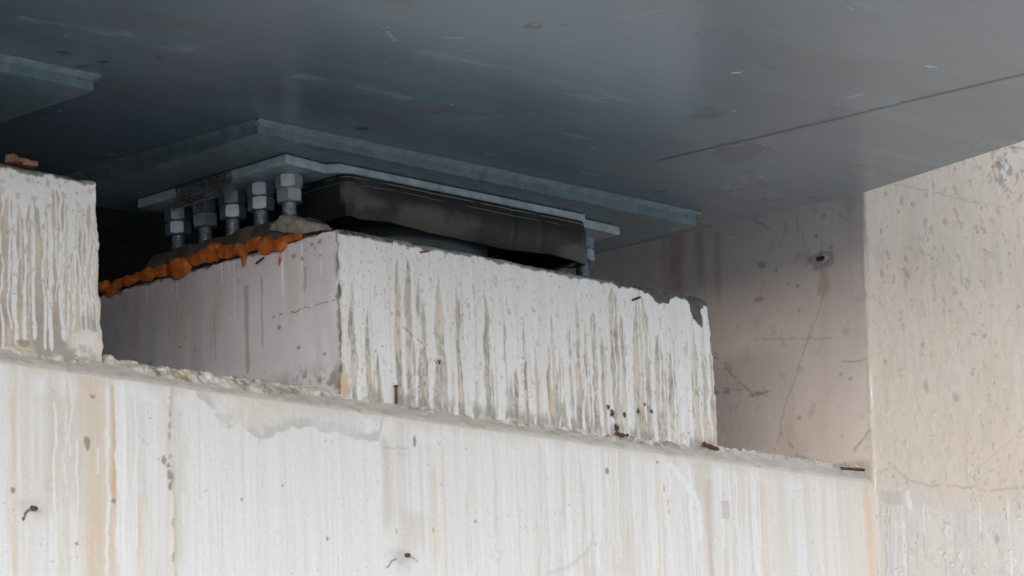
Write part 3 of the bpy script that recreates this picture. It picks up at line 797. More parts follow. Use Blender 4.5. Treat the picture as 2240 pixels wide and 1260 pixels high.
# ------------------------------------------------------------------ girder
def gz(x, y): return 3.8425+.020*(y-6.063)+.0033*(x-5.39)
def girder():
    root = thing('bridge_girder', 'blue grey painted steel box girder with a smooth underside resting on the bearings', 'girder', (5.5, 6.0, 3.85))
    org = np.array((5.5, 6.0, 3.85))
    ye, yb = 3.4, 9.4
    def xr(y):
        return np.where(y < 5.638, 7.136+(y-5.638)*.2065, 7.136)
    ys = axis([(ye, 4.25, .05), (4.25, 6.75, .0045), (6.75, yb, .1)])
    s = axis([(0, .66, .02), (.66, 1.0, .0005*1.0)])
    Yg, S = np.meshgrid(ys, s, indexing='ij')
    xl = -2.0
    XR = xr(Yg)
    # fine columns where the underside is seen
    Xg = xl+(XR-xl)*S
    Z = gz(Xg, Yg)
    Z = Z+.0012*(fb2(Xg*1.5, Yg*2.5, 2, 401)-.5)
    base = np.array((.098,.146,.182))
    c = np.ones(Xg.shape+(3,))*base
    st = fb2(Xg*1.6, Yg*22+Xg*1.0, 5, 402)
    c = c*(.92+.16*st[..., None])
    c = mix(c, base*1.5, sst(.60, .78, fb2(Xg*4, Yg*60, 5, 403))*.3*sst(.45, .6, fb2(Xg*1.5, Yg*5, 3, 404)))
    c = mix(c, base*.75, sst(.5, .53, fb2(Xg*1.1, Yg*5, 2, 405))*.3)
    c = mix(c, np.array((.10,.085,.085)), sst(.60, .75, fb2(Xg*2, Yg*7, 4, 406))*.25)
    def q(x, y): p = onz(x, y, 3.838); return p[0], p[1]
    def poly(pts, colr, s):
        nonlocal c
        P = np.array([q(*p) for p in pts]); m = np.ones(Xg.shape)
        n = len(P); area = sum(P[i][0]*P[(i+1) % n][1]-P[(i+1) % n][0]*P[i][1] for i in range(n))
        for i in range(n):
            a, b = P[i], P[(i+1) % n]; e = b-a; e = e/np.hypot(*e)
            dd = ((Xg-a[0])*-e[1]+(Yg-a[1])*e[0])*(1 if area > 0 else -1)
            m = m*sst(-.03, .03, dd+.02*(fb2(Xg*22, Yg*22, 2, 407)-.5))
        c = mix(c, colr, m*s)
    poly([(1500,258),(1535,228),(1590,240),(1560,258)], base*.55, .8)
    poly([(1550,330),(1640,310),(1685,325),(1650,345),(1600,362)], base*.6, .75)
    poly([(770,95),(840,88),(925,98),(870,120)], base*.75, .6)
    poly([(1100,285),(1500,300),(1540,335),(1380,380),(1250,330)], base*.8, .5)
    poly([(300,215),(700,300),(1130,372),(1100,340),(620,225),(560,225)], base*1.18, .5)
    for x, y, a, b, cl in ((1165,43,.018,.02,.3),(1168,40,.006,.006,3),(1197,30,.005,.005,.4),(1230,40,.006,.006,.4),(792,285,.02,.015,.35),(350,123,.012,.01,.35),(140,115,.016,.012,.3),(225,135,.01,.01,.3),(178,146,.016,.02,.35),(1443,425,.006,.02,.2),(1595,421,.008,.012,.3),(1875,197,.010,.028,4),(1945,218,.008,.03,4),(1160,247,.004,.012,4),(1300,325,.004,.012,4),(1612,426,.003,.012,4),(1400,318,.003,.01,4),(290,268,.006,.006,4),(95,270,.004,.008,4),(240,290,.004,.01,3)):
        c = mix(c, base*min(cl, 1.8), spot(Xg, Yg, q(x, y), a, b, x)*.9)
    for x, y in ((920,233),(935,233),(965,232),(983,237),(847,251),(832,254),(862,254),(706,255)):
        c = mix(c, np.array((.30,.07,.02)), spot(Xg, Yg, q(x, y), .0045, .009, x)*.9)
    c = mix(c, np.array((.13,.06,.045)), spot(Xg, Yg, q(970, 240), .02, .05, 3, 1.2)*.3)
    for a, b, w, cl in (((1600,148),(1620,147),.010,5),((2022,127),(2048,129),.010,3),((1345,24),(1410,8),.004,1.6),((1410,14),(1462,-2),.004,1.7),((850,57),(858,72),.006,2.4),((858,72),(864,80),.006,2.2),((970,72),(1016,71),.008,1.8),((1110,345),(1150,332),.006,.5),((1062,340),(1085,343),.005,2.4),((1885,205),(1935,216),.004,1.4)):
        c = mix(c, base*cl, line(Xg, Yg, q(*a), q(*b), w, a[0])*.9)
    # pale scuffs parallel to the cross direction
    for pts in ([(40,30),(180,62),(300,75),(420,105)], [(650,160),(760,185),(900,215)], [(1020,250),(1150,270),(1330,325)], [(930,100),(1130,160),(1400,230)]):
        for a, b in zip(pts, pts[1:]):
            c = mix(c, base*1.7, line(Xg, Yg, q(*a), q(*b), .05, a[0], soft=.03)*sst(.46, .66, fb2(Xg*9, Yg*50, 5, 408))*.7)
    mb = MB()
    mb.grid(np.stack([Xg, Yg, Z], -1)-org, c, flip=True)
    o = mb.build('bottom_flange', M_GIRDER, root, smooth=True)
    # webs and top
    wb = MB()
    yk = [ye, 5.638, yb]; right = [(float(xr(np.array(y))), y) for y in yk]
    def quad(a, b, zb0, zb1, zt): wb.add(np.array([(a[0],a[1],zb0),(b[0],b[1],zb1),(b[0],b[1],zt),(a[0],a[1],zt)])-org, [(0,1,2,3)], base)
    for a, b in zip(right, right[1:]): quad((a[0]-.002, a[1]), (b[0]-.002, b[1]), gz(*a)+.004, gz(*b)+.004, 5.0)
    quad((xl, ye+.002), (right[0][0]-.002, ye+.002), gz(xl, ye)+.004, gz(*right[0])+.004, 5.0)
    quad((xl, yb), (xl, ye), gz(xl, yb)+.004, gz(xl, ye)+.004, 5.0)
    quad((right[-1][0], yb), (xl, yb), gz(*right[-1])+.004, gz(xl, yb)+.004, 5.0)
    wb.build('web', M_GIRDER, root)
    tp = MB()
    tp.add(np.array([(xl-.5,ye-.2,5.0),(right[0][0]+.1,ye-.2,5.0),(right[1][0]+.1,right[1][1],5.0),(right[2][0]+.1,yb,5.0),(xl-.5,yb,5.0),
                     (xl-.5,ye-.2,5.25),(right[0][0]+.1,ye-.2,5.25),(right[1][0]+.1,right[1][1],5.25),(right[2][0]+.1,yb,5.25),(xl-.5,yb,5.25)])-org,
           [(4,3,2,1,0),(5,6,7,8,9),(0,1,6,5),(1,2,7,6),(2,3,8,7),(3,4,9,8),(4,0,5,9)], (.4,.39,.37))
    tp.build('deck_slab', M_CONC, root)
    # ground-flush weld seam along the girder
    sm = MB()
    a = np.array([6.497, 5.96]); 
    pts = [q(1440, 353.5), q(1620, 307.5), q(1900, 234), q(2240, 145)]
    e = np.array(pts[-1])-np.array(pts[-2]); pts.append(tuple(np.array(pts[-1])+e/np.hypot(*e)*2.0))
    for off, w in ((-.0045, .0022), (.0045, .0022)):
        v = []; f = []
        for i, p in enumerate(pts):
            z = gz(*p)
            dz = -.0016 if off else .0
            for k, (dx, h) in enumerate(((-w, -.0008), (0, -.0012), (w, -.0008))):
                v.append((p[0]+off+dx, p[1], z+h-.0006))
            if i: f += [((i-1)*3, i*3, i*3+1, (i-1)*3+1), ((i-1)*3+1, i*3+1, i*3+2, (i-1)*3+2)]
        sm.add(np.array(v)-org, f, base*.95)
    sm.build('weld_seam', M_GIRDER, root, smooth=True)
    return root
girder()

# ------------------------------------------------------------------ bearing
BX, BY, BZ = 6.1795, 6.46, ZT
BO = np.array((BX, BY, BZ))
def hexnut(h, af, rot):
    mb = MB(); n = 60; R = af/2
    out = []
    for k in range(n):
        a = 2*math.pi*k/n; b = (a+math.pi/6) % (math.pi/3)-math.pi/6
        out.append((a, R/math.cos(b)))
    rc = R*.97; V = []
    def ring(f): 
        for a, r in out: V.append(f(a, r))
    ring(lambda a, r: (rc*math.cos(a+rot), rc*math.sin(a+rot), h/2))
    ring(lambda a, r: (r*math.cos(a+rot), r*math.sin(a+rot), h/2-.0008-(r-rc)*.62))
    ring(lambda a, r: (r*math.cos(a+rot), r*math.sin(a+rot), -h/2+.0008+(r-rc)*.62))
    ring(lambda a, r: (rc*math.cos(a+rot), rc*math.sin(a+rot), -h/2))
    F = [tuple(range(n)), tuple(range(3*n, 4*n))[::-1]]
    for j in range(3):
        for k in range(n): F.append((j*n+(k+1) % n, j*n+k, (j+1)*n+k, (j+1)*n+(k+1) % n)[::-1])
    mb.add(V, F); return mb
def wavy_strip(pts_top, pts_bot, w, n=160):
    pass

def bearing():
    root = thing('bridge_bearing', 'pot bearing with black rubber skirt and a row of five galvanised bolts in view', 'bearing', tuple(BO), 'bridge bearings')
    L = lambda p: np.asarray(p, float)-BO
    # sole plate, top follows the slope of the girder
    x0, x1, y0, y1, zb = 5.4015, 6.966, 6.078, 6.86, 3.811
    sp = MB()
    g = lambda x, y: gz(x, y)-.001
    nx = 90
    def side(a, b, flip=False):
        t = np.linspace(0, 1, nx)
        X = a[0]+(b[0]-a[0])*t; Y = a[1]+(b[1]-a[1])*t
        P = np.zeros((5, nx, 3))
        for k in range(5):
            P[k, :, 0] = X; P[k, :, 1] = Y
            P[k, :, 2] = zb+(g(X, Y)-zb)*k/4
        P[0, :, 2] += .0012*(vn2(t*60, 0*t, 501)-.4)
        sp.grid(P-BO, None, flip)
    side((x0, y0), (x1, y0)); side((x1, y0), (x1, y1)); side((x1, y1), (x0, y1)); side((x0, y1), (x0, y0))
    U, V = np.meshgrid(np.linspace(x0, x1, 20), np.linspace(y0, y1, 12))
    sp.grid(np.stack([U, V, np.full(U.shape, zb)], -1)-BO, None, True)
    sole = sp.build('sole_plate', M_SOLE, root)
    # fillet weld around it: lumpy multi-pass bead
    wd = MB()
    def weld(a, b, out, seed):
        L_ = math.hypot(b[0]-a[0], b[1]-a[1]); n = int(L_/.004)
        t = np.linspace(0, 1, n); m = 13
        X = a[0]+(b[0]-a[0])*t; Y = a[1]+(b[1]-a[1])*t
        P = np.zeros((m, n, 3))
        for k in range(m):
            s = k/(m-1)
            r = .0165+.003*(fb2(t*L_*40, 0*t, 3, seed)-.5)
            o = r*s; h = .0115*(1-s)
            ridge = .0022*abs(math.sin(s*math.pi*3))*(.5+fb2(t*L_*45, 0*t+k*.3, 3, seed+3)) - .0009
            P[k, :, 0] = X+out[0]*(o+ridge*.7); P[k, :, 1] = Y+out[1]*(o+ridge*.7)
            P[k, :, 2] = g(X, Y)-h-ridge*.7
        wd.grid(P-BO)
    e = .0165
    weld((x0-e*.6, y0), (x1+e*.6, y0), (0, -1), 511); weld((x0, y1+e*.6), (x0, y0-e*.6), (-1, 0), 512)
    weld((x1, y0-e*.6), (x1, y1+e*.6), (1, 0), 513); weld((x1+e*.6, y1), (x0-e*.6, y1), (0, 1), 514)
    wd.build('weld_bead', M_SOLE, sole, smooth=True)
    # bearing top plate: wide middle, narrower ears for the bolts
    pts = [(5.5730,6.171),(5.7170,6.187),(5.7405,6.160),(6.6180,6.160),(6.6180,6.194),(6.7930,6.199),(6.7930,6.735),(6.6180,6.735),(6.6180,6.762),(5.7405,6.762),(5.7170,6.735),(5.5730,6.735)]
    pm = MB(); pm.prism([(p[0]-BX, p[1]-BY) for p in pts], 3.785-BZ, 3.8085-BZ)
    plate = pm.build('bearing_plate', M_PLATE, root)
    bv = plate.modifiers.new('edge', 'BEVEL'); bv.width = .0022; bv.segments = 2; bv.limit_method = 'ANGLE'
    sl = MB(); sl.prism([(x-BX, y-BY) for x, y in ((5.60,6.23),(6.76,6.23),(6.76,6.70),(5.60,6.70))], 3.8085-BZ+.0005, 3.811-BZ-.0005)
    sl.build('slide_sheet', M_DARKPOT, root)
    # pot, piston and base disc
    pt = MB(); pt.lathe([(.255,.055),(.262,.058),(.262,.125),(.255,.128)], 96); pt.build('pot', M_DARKPOT, root, smooth=False)
    ps = MB(); ps.lathe([(.235,.127),(.235,.199)], 96); ps.build('piston', M_DARKPOT, root)
    bd = MB(); bd.lathe([(.288,.008),(.297,.012),(.298,.056),(.292,.060)], 128); bd.build('base_disc', M_POT, root)
    # rubber skirt
    path = [(5.752,6.70),(5.750,6.45),(5.748,6.25),(5.750,6.178),(5.756,6.158),(5.772,6.1505)]
    for x in np.linspace(5.80, 6.58, 60): path.append((x, 6.149))
    path += [(6.598,6.151),(6.607,6.160),(6.610,6.19),(6.611,6.30),(6.611,6.70)]
    path = np.array(path); seg = np.hypot(*np.diff(path, axis=0).T); s = np.concatenate([[0], np.cumsum(seg)])
    S = np.linspace(0, s[-1], 420); PX = np.interp(S, s, path[:, 0]); PY = np.interp(S, s, path[:, 1])
    tx, ty = np.gradient(PX), np.gradient(PY); tl = np.hypot(tx, ty); nxv, nyv = ty/tl, -tx/tl
    cx = [5.60, 5.757, 5.80, 5.90, 6.055, 6.24, 6.34, 6.47, 6.55, 6.60, 6.62]; cz = [3.680, 3.679, 3.677, 3.683, 3.677, 3.672, 3.670, 3.679, 3.672, 3.664, 3.664]
    zbm = np.interp(PX, cx, cz)+.0035*(fb2(S*14, 0*S, 3, 521)-.5)
    m = 96; P = np.zeros((m, len(S), 3)); C = np.zeros(P.shape)
    for k in range(m):
        t = k/(m-1); z = 3.7845+(zbm-3.7845)*t
        bul = .007*math.sin(t*math.pi)*(.4+1.2*fb2(PX*4, PY*4, 3, 522))-.014*t**3*sst(.42, .62, fb2(S*2.6, 0*S, 2, 523))
        bul = bul+.009*t**2*sst(.35, .0, np.abs(PX-6.45))+.010*t*np.exp(-((S-.553)/.022)**2)-.013*math.sin(t*math.pi)*np.exp(-((S-.62)/.045)**2)
        front = (PY < 6.17)*1.0
        bul = bul-.05*t**4*np.exp(-((PX-6.60)/.05)**2)*(PY > 6.152)
        
        P[k, :, 0] = PX+nxv*bul; P[k, :, 1] = PY+nyv*bul; P[k, :, 2] = z
        cc = np.ones((len(S), 3))*np.array((.018,.019,.021))
        dust = sst(.42, .68, fb2(PX*7, np.full(len(S), z*13.0), 4, 524))*sst(.12, .35, np.full(len(S), t))
        cc = mix(cc, np.array((.22,.20,.155)), np.clip(dust, 0, 1)*.33*front)
        if .07 < t < .086 or .215 < t < .231: cc = mix(cc, np.array((.32,.31,.28)), .9*sst(.30, .5, fb2(S*18, 0*S+t*9, 3, 525)))
        C[k] = cc
    for X, a in ((6.04, .010), (6.33, .008), (6.43, .012)):
        d = np.exp(-((P[..., 0]-X-.02*(P[..., 2]-3.7))/a)**2); P[..., 1] += .0025*d
    sk = MB(); sk.grid(P-BO, C, flip=True)
    skirt = sk.build('rubber_skirt', M_RUBBER, root, smooth=True)
    so = skirt.modifiers.new('sheet', 'SOLIDIFY'); so.thickness = .005; so.offset = -1
    spk = MB(); spk.lathe([(.0005, -.003), (.003, 0), (.0005, .003)], 8)
    # anchor bolts: rod (part) with two nuts and a washer (sub-parts)
    rots = [(.75, .22), (.75, .72), (.76, .80), (.26, .30), (.86, .74)]
    def rod():
        mb = MB(); prof = []; z = .006; R = .0182
        while z < .190:
            prof += [(R-.0032, z), (R, z+.0014), (R, z+.0020), (R-.0032, z+.0034)]; z += .0042
        mb.lathe(prof, 28); return mb
    def bolt(x, y, r1, r2, mat):
        o = rod().build('anchor_bolt', mat, root, smooth=False, origin=None)
        o.location = (x-BX, y-BY, 0)
        n1 = hexnut(.0345, .058, r1).build('nut', mat, o); n1.location = (0, 0, 3.7635-BZ)
        n2 = hexnut(.0345, .058, r2).build('nut', mat, o); n2.location = (.0006, -.0006, 3.7280-BZ)
        w = MB(); w.lathe([(.0255, 0), (.0268, .0012), (.0268, .0030), (.0262, .0038)], 40)
        ww = w.build('washer', mat, o); ww.location = (0, 0, 3.7811-BZ)
        return o
    protos = {}
    for side_x in (5.650, 6.7095):
        for k in range(5):
            r1, r2 = rots[k]
            if side_x > 6: r1, r2 = r1+.18, r2-.45
            y = 6.2475+k*.1055+(.018 if side_x > 6 and k == 0 else 0)
            o = bolt(side_x, y, r1, r2, M_ZINCDIRTY if (k == 0 and side_x < 6) else M_ZINC)
    # bent rating plate on the left end
    npm = MB()
    ya, yb_ = onx(384, 420, 5.5715)[1], onx(506, 378, 5.5715)[1]
    T = np.linspace(0, 1, 24); Sg = np.linspace(0, 1, 16)
    TT, SS = np.meshgrid(T, Sg)
    Yp = ya+(yb_-ya)*TT-.010*SS
    hgt = .064
    drop = np.where(SS < .42, SS/.42*.022, .022+(SS-.42)/.58*(hgt-.022))
    outw = .0015+np.where(SS < .42, .0, ((SS-.42)/.58)**1.0*.020)+.002*(fb2(TT*6, SS*4, 2, 531)-.5)
    Pn = np.stack([5.5725-outw, Yp, 3.8075-drop], -1)
    npm.grid(Pn-BO, None)
    nm = npm.build('rating_plate', M_ALU, root, smooth=True)
    nm['label'] = 'bent dull metal rating plate with rows of tiny print'
    so = nm.modifiers.new('sheet', 'SOLIDIFY'); so.thickness = .0008; so.offset = 0
    pr = MB()
    def pos(t, s_):
        y = ya+(yb_-ya)*t-.010*s_; dr = s_/.42*.022 if s_ < .42 else .022+(s_-.42)/.58*(hgt-.022)
        ow = .0015+(0 if s_ < .42 else (s_-.42)/.58*.020)
        return np.array((5.5725-ow-.0016, y, 3.8075-dr))
    r = random.Random(3)
    for s_ in (.10, .22, .34, .55, .68, .80, .90):
        t = .12
        while t < .86:
            w = r.uniform(.03, .11)
            if r.random() < .72:
                a, b, c2, d = pos(t, s_), pos(t+w, s_), pos(t+w, s_+.05), pos(t, s_+.05)
                pr.add(np.array([a, b, c2, d])-BO, [(0, 1, 2, 3)])
            t += w+.035
    pr.build('print', M_INK, nm)
    for t in (.05, .93):
        p = pos(t, .2); rv = MB(); rv.lathe([(.0045, 0), (.0042, .002), (.002, .0032)], 12)
        o = rv.build('rivet', M_ZINC, nm); o.location = p-BO+np.array((.001, 0, 0)); o.rotation_euler = (0, -math.pi/2, 0)
    return root
br = bearing()
br2 = copy_tree(br)
br2.location = Vector(br.location)+Vector((-2.118, -.071, gz(4, 6)-gz(6.1, 6.07)+.0))
br2['label'] = 'bearing at the left edge, only the end of its grey sole plate in view'

# ------------------------------------------------------------------ mortar, foam and debris
def blob_mesh(name, balls, mat, voxel=.0022, smooth_it=4):
    mb = MB()
    for p, r in balls:
        p = np.asarray(p); rr = np.broadcast_to(np.asarray(r, float), 3)
        n, m = 16, 10; v = []; f = []
        for j in range(m+1):
            th = math.pi*j/m
            for k in range(n):
                a = 2*math.pi*k/n; v.append(p+rr*np.array((math.sin(th)*math.cos(a), math.sin(th)*math.sin(a), math.cos(th))))
        for j in range(m):
            for k in range(n): f.append((j*n+k, (j+1)*n+k, (j+1)*n+(k+1) % n, j*n+(k+1) % n))
        mb.add(v, f)
    o = mb.build(name, mat, smooth=True)
    md = o.modifiers.new('merge', 'REMESH'); md.mode = 'VOXEL'; md.voxel_size = voxel; md.use_smooth_shade = True
    ms = o.modifiers.new('soften', 'SMOOTH'); ms.factor = .5; ms.iterations = smooth_it
    tx = bpy.data.textures.new(name, 'CLOUDS'); tx.noise_scale = .014; tx.noise_depth = 3
    dm = o.modifiers.new('rough', 'DISPLACE'); dm.texture = tx; dm.strength = .005; dm.mid_level = .5
    return o
XF = X0-.006
FO = [(110,640,45),(150,632,52),(190,690,44),(225,670,48),(258,625,46),(298,600,42),(322,592,34),(370,578,48),(412,566,44),(432,562,34),(470,540,46),(505,530,38),(545,522,50),(585,512,50),(625,506,46),(650,500,36),(700,482,46),(745,470,44),(790,455,34),(830,440,50),(880,455,74),(915,462,78),(950,425,62),(985,405,40),(1030,362,54),(1068,362,60),(1115,345,52),(1150,320,48),(1190,290,52),(1235,255,50),(1285,255,46),(1310,285,44),(1220,335,46),(1270,330,46),(1180,360,34),(1345,285,58),(1400,282,52),(1450,270,50),(1495,255,54),(1530,270,44),(1550,300,34),(1555,345,26),(1553,390,19),(1553,425,11),(1555,452,5),(1590,250,34),(1625,210,46),(1665,200,46),(1710,195,48),(1748,205,40),(1785,215,66),(1830,215,70),(1880,222,52),(1925,215,50),(1930,165,34),(1975,157,34),(2005,150,32),(2035,144,30),(2065,137,28),(2095,130,26),(2125,122,22)]
balls = []
for X, Y, R in FO:
    p = onx(200+X/4.667, 490.5+Y/4.667, XF); dist = np.dot(p-CAM, Fw)
    balls.append((p, 1.42*R/4.667*dist/F_PX*np.array((.75, 1.12, 1.0))*random.uniform(.8, 1.12)))
fo = blob_mesh('sealant_foam', balls, M_FOAM, .0022, 7)
tag(fo, 'lumpy orange foam bead squeezed along the upper left edge of the plinth', 'foam')

# mortar bed under the bearing
def slab(name, x0, x1, y0, y1, z0, z1, seed, amp, label, cat, colr):
    U, V = np.meshgrid(axis([(x0, x1, .006)]), axis([(y0, y1, .006)]))
    d = np.minimum(np.minimum(U-x0, x1-U), np.minimum(V-y0, y1-V))
    h = (z1-z0)*sst(0, .035, d+.03*(fb2(U*18, V*18, 4, seed)-.5))*(.75+.5*fb2(U*14, V*14, 4, seed+5))
    Z = np.where(d <= 1e-6, z0, z0+h)
    P = np.stack([U, V, Z], -1)
    c = mix(np.ones(U.shape+(3,))*colr, GREY*.5, sst(.4, .7, fb2(U*20, V*20, 4, seed+8)))
    mb = MB(); mb.grid(P, c)
    mb.add([(x0,y0,z0),(x1,y0,z0),(x1,y1,z0),(x0,y1,z0)], [(0,3,2,1)], colr)
    return tag(mb.build(name, M_MORTAR, smooth=True), label, cat)
def mortar_bed():
    x0, x1, y0, y1 = X0+.004, 6.86, Y0+.015, 6.98
    U, V = np.meshgrid(axis([(x0, 5.80, .0035), (5.80, x1, .008)]), axis([(y0, 6.72, .0045), (6.72, y1, .01)]))
    d = np.minimum(np.minimum(U-x0, x1-U), np.minimum(V-y0, y1-V))
    n = fb2(U*22, V*22, 4, 601)
    h = .012*sst(0, .03, d+.03*(n-.5))*(.7+.6*n)
    up = sst(x0+.004, x0+.052, U+.022*(fb2(V*14, U*10, 4, 603)-.5))*sst(5.80, 5.70, U)
    al = sst(6.09, 6.21, V+.05*(n-.5))*(sst(6.95, 6.88, V)*(.48+.52*sst(6.80, 6.71, V)))
    h = h+up*al*(.071+.012*(fb2(U*16, V*16, 4, 604)-.5)*2)
    h = h+.004*(fb2(U*70, V*70, 3, 605)-.5)*sst(0, .01, d)
    P = np.stack([U, V, ZT-.002+np.where(d < 1e-6, 0, h)], -1)
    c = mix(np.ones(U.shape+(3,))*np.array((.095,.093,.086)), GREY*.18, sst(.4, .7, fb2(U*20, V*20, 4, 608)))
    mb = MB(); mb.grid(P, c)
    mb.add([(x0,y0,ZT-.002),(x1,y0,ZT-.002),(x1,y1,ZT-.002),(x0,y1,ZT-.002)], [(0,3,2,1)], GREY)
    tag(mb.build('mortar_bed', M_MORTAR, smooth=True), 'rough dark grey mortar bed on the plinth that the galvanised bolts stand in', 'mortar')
mortar_bed()
def slab(name, x0, x1, y0, y1, z0, z1, seed, amp, label, cat, colr):
    U, V = np.meshgrid(axis([(x0, x1, .006)]), axis([(y0, y1, .006)]))
    d = np.minimum(np.minimum(U-x0, x1-U), np.minimum(V-y0, y1-V))
    h = (z1-z0)*sst(0, .035, d+.03*(fb2(U*18, V*18, 4, seed)-.5))*(.75+.5*fb2(U*14, V*14, 4, seed+5))
    P = np.stack([U, V, np.where(d <= 1e-6, z0, z0+h)], -1)
    c = mix(np.ones(U.shape+(3,))*colr, GREY*.5, sst(.4, .7, fb2(U*20, V*20, 4, seed+8)))
    mb = MB(); mb.grid(P, c)
    mb.add([(x0,y0,z0),(x1,y0,z0),(x1,y1,z0),(x0,y1,z0)], [(0,3,2,1)], colr)
    return tag(mb.build(name, M_MORTAR, smooth=True), label, cat)

def lump(name, pts, label, cat, mat, colr, seed, amp=.004, voxel=.003):
    o = blob_mesh(name, pts, mat, voxel, 2)
    return tag(o, label, cat)
def pz(x, y, X): return onx(x, y, X)
M_LUMP = mat_paint('pale_mortar', (.30,.285,.255), .95, spec=.15, var=.35, dirt=(.14,.12,.10))
def wedge(name, outline, X, depth, mat, label, cat):
    fr = [onx(x, y, X) for x, y in outline]; bk = [p+np.array((depth, .012, .008)) for p in fr]
    n = len(fr); mb = MB()
    mb.add(fr+bk, [tuple(range(n))[::-1], tuple(range(n, 2*n))]+[(i, (i+1) % n, n+(i+1) % n, n+i) for i in range(n)])
    o = mb.build(name, mat, smooth=True)
    md = o.modifiers.new('merge', 'REMESH'); md.mode = 'VOXEL'; md.voxel_size = .0028; md.use_smooth_shade = True
    ms = o.modifiers.new('soften', 'SMOOTH'); ms.factor = .5; ms.iterations = 5
    tx = bpy.data.textures.new(name, 'CLOUDS'); tx.noise_scale = .012
    dm = o.modifiers.new('rough', 'DISPLACE'); dm.texture = tx; dm.strength = .006; dm.mid_level = .5
    return tag(o, label, cat)
wedge('mortar_lump', [(588,505),(592,492),(604,484),(612,472),(626,470),(640,478),(668,486),(700,493),(712,503),(660,512)], 5.585, .035, M_LUMP, 'pale grey lump of set mortar on the plinth corner below the nearest bolt', 'mortar')

def rod_thing(name, p, q, r, label, cat, mat, head=None, bend=0, group=None):
    p, q = np.asarray(p, float), np.asarray(q, float)
    mb = MB(); pts = []; rs = []
    for t in np.linspace(0, 1, 9):
        b = np.array((0, 0, 1))*bend*math.sin(t*math.pi)
        pts.append(p+(q-p)*t+b); rs.append(r*(.85+.35*random.random())*(1 if t < .9 else .7))
    mb.tube(pts, rs, 9)
    o = mb.build(name, mat, smooth=True, origin=p)
    if head:
        hb = MB(); d = (p-q)/np.linalg.norm(p-q)
        hb.tube([p-d*.001, p+d*.0015, p+d*.0035], [head*.8, head, head*.85], 12)
        hb.build('nail_head', mat, o, smooth=False, origin=None).location = -p
    return tag(o, label, cat, group)
# standing nail at the foot of the plinth
rod_thing('rusty_nail', ony(866,846,Y0-.010), ony(867,884,Y0-.010), .0034, 'rusty nail standing upright against the foot of the plinth front', 'nail', M_RUST, head=.0066)
rod_thing('rusty_nail', ony(1541,972,Y0-.012), ony(1572,983,Y0-.006), .0048, 'thick rusty nail lying on the ledge below the lower right corner of the plinth', 'nail', M_RUST, head=.0075)
rod_thing('rusty_bar', ony(1840,1025,Y0-.004), ony(1906,1031,Y0+.002), .0048, 'rusty bar end lying in the corner where the ledge meets the beige side wall', 'bar', M_RUST, bend=.002)
lump('rust_flake', [(ony(1350,948,Y0-.012),np.array((.008,.005,.004))),(ony(1360,951,Y0-.012),np.array((.010,.006,.0045))),(ony(1372,952,Y0-.012),np.array((.006,.005,.005)))], 'brown rust flake lying on the ledge under the dark spots on the plinth', 'rust flake', M_RUST, None, 1, voxel=.0012)
rod_thing('twig', onx(560,577,X0-.004), onx(578,563,X0-.004), .0026, 'thin brown twig stuck on the shaded left face of the plinth below the foam', 'twig', M_TWIG, bend=.001)
rod_thing('twig', ony(919,552,Y0-.003), ony(936,550,Y0-.003), .0022, 'small brown twig stuck near the top of the white plinth front, left of centre', 'twig', M_TWIG)
rod_thing('twig', ony(1383,657,Y0-.003), ony(1401,650,Y0-.003), .0028, 'reddish twig stuck on the white plinth front near its right end', 'twig', M_TWIG)
# form-tie stubs
for p, d, lab in ((ony(72,1110,YL), (-.004,-.02,-.006), 'rusty form tie stub in the lower left of the pier wall with a dark smear'),
                  (ony(888,1215,YL), (.001,-.015,.0), 'rusty form tie stub in the pier wall near the bottom centre of the photo')):
    rod_thing('tie_stub', np.array(p)+np.array((0,.01,0)), np.array(p)+np.array(d)*.8, .0055, lab, 'tie stub', M_RUST)
M_DARKRUST = mat_paint('dark_rust', (.035,.02,.016), .9, spec=.2, var=.5)
p = onx(1797,563,XW+.018)
rod_thing('tie_stub', np.array(p)+np.array((.01,0,0)), np.array(p)+np.array((-.012,.008,-.006)), .0065, 'dark form tie stub sticking out of the shaded face of the side wall', 'tie stub', M_DARKRUST)
# brick chip on the left plinth
bm_ = MB()
def chip(c, s, rot):
    cs, sn = math.cos(rot), math.sin(rot)
    V = []
    for sx in (-1, 1):
        for sy in (-1, 1):
            for sz in (-1, 1):
                j = [1+.25*(random.random()-.5) for _ in range(3)]
                x, y, z = sx*s[0]*j[0], sy*s[1]*j[1], sz*s[2]*j[2]
                V.append((c[0]+x*cs-y*sn, c[1]+x*sn+y*cs, c[2]+z))
    return V, [(0,1,3,2),(4,6,7,5),(0,4,5,1),(2,3,7,6),(0,2,6,4),(1,5,7,3)]
v, f = chip(ony(40,354,Y0+.03)+np.array((0,0,.002)), (.022,.014,.005), .1); bm_.add(v, f)
v, f = chip(ony(62,361,Y0+.03)+np.array((0,0,.002)), (.020,.012,.006), -.2); bm_.add(v, f)
v, f = chip(ony(26,350,Y0+.03)+np.array((0,0,.002)), (.010,.012,.009), .4); bm_.add(v, f)
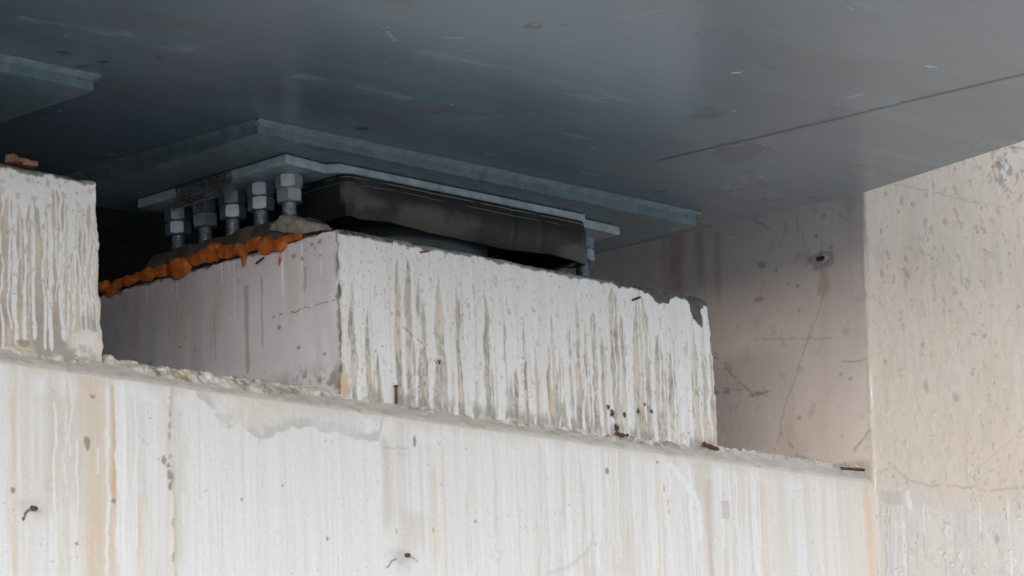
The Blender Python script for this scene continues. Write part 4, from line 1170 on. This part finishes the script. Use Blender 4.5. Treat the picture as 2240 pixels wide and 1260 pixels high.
o = bm_.build('brick_chip', M_BRICK); bv = o.modifiers.new('worn', 'BEVEL'); bv.width = .002; bv.segments = 2
tag(o, 'small orange brown brick chip lying on top of the plinth at the left edge', 'brick chip')
slab('mortar_crust', 4.30, 4.81, Y0+.012, 6.3, ZT-.002, ZT+.016, 641, .01, 'dark mortar crust along the top of the plinth at the left edge', 'mortar', np.array((.16,.155,.14)))

# ------------------------------------------------------------------ ground
g = MB()
U, V = np.meshgrid(axis([(-400, -20, 40), (-20, 30, 1.0), (30, 400, 40)]), axis([(-400, -20, 40), (-20, 30, 1.0), (30, 400, 40)]))
g.grid(np.stack([U, V, .06*(fb2(U*.4, V*.4, 3, 701)-.5)], -1), None)
tag(g.build('ground', M_GROUND, smooth=True), kind='structure')

# ------------------------------------------------------------------ light
SUN_EL, SUN_AZ = rad(7.5), rad(234)          # azimuth clockwise from +Y
w = bpy.data.worlds.new('World'); scene.world = w; w.use_nodes = True
nt = w.node_tree; bg = nt.nodes['Background']
sky = nt.nodes.new('ShaderNodeTexSky'); sky.sky_type = 'NISHITA'; sky.sun_disc = False
sky.sun_elevation = SUN_EL; sky.sun_rotation = SUN_AZ; sky.air_density = .8; sky.dust_density = .5; sky.ozone_density = 2.2
hs = nt.nodes.new('ShaderNodeHueSaturation'); hs.inputs['Saturation'].default_value = .35   # overcast: the cloud takes most of the colour out
nt.links.new(sky.outputs['Color'], hs.inputs['Color']); nt.links.new(hs.outputs['Color'], bg.inputs['Color']); bg.inputs['Strength'].default_value = .15
ld = bpy.data.lights.new('sun', 'SUN'); ld.energy = 1.5; ld.angle = rad(75); ld.color = (1.0, .965, .96)
so = bpy.data.objects.new('sun', ld); col_.objects.link(so)
sd = Vector((math.sin(SUN_AZ)*math.cos(SUN_EL), math.cos(SUN_AZ)*math.cos(SUN_EL), math.sin(SUN_EL)))
so.rotation_euler = sd.to_track_quat('Z', 'Y').to_euler(); so.location = sd*20
vs = scene.view_settings
vs.view_transform = 'Standard'; vs.look = 'None'; vs.gamma = 1; vs.exposure = 1.68; vs.use_curve_mapping = False
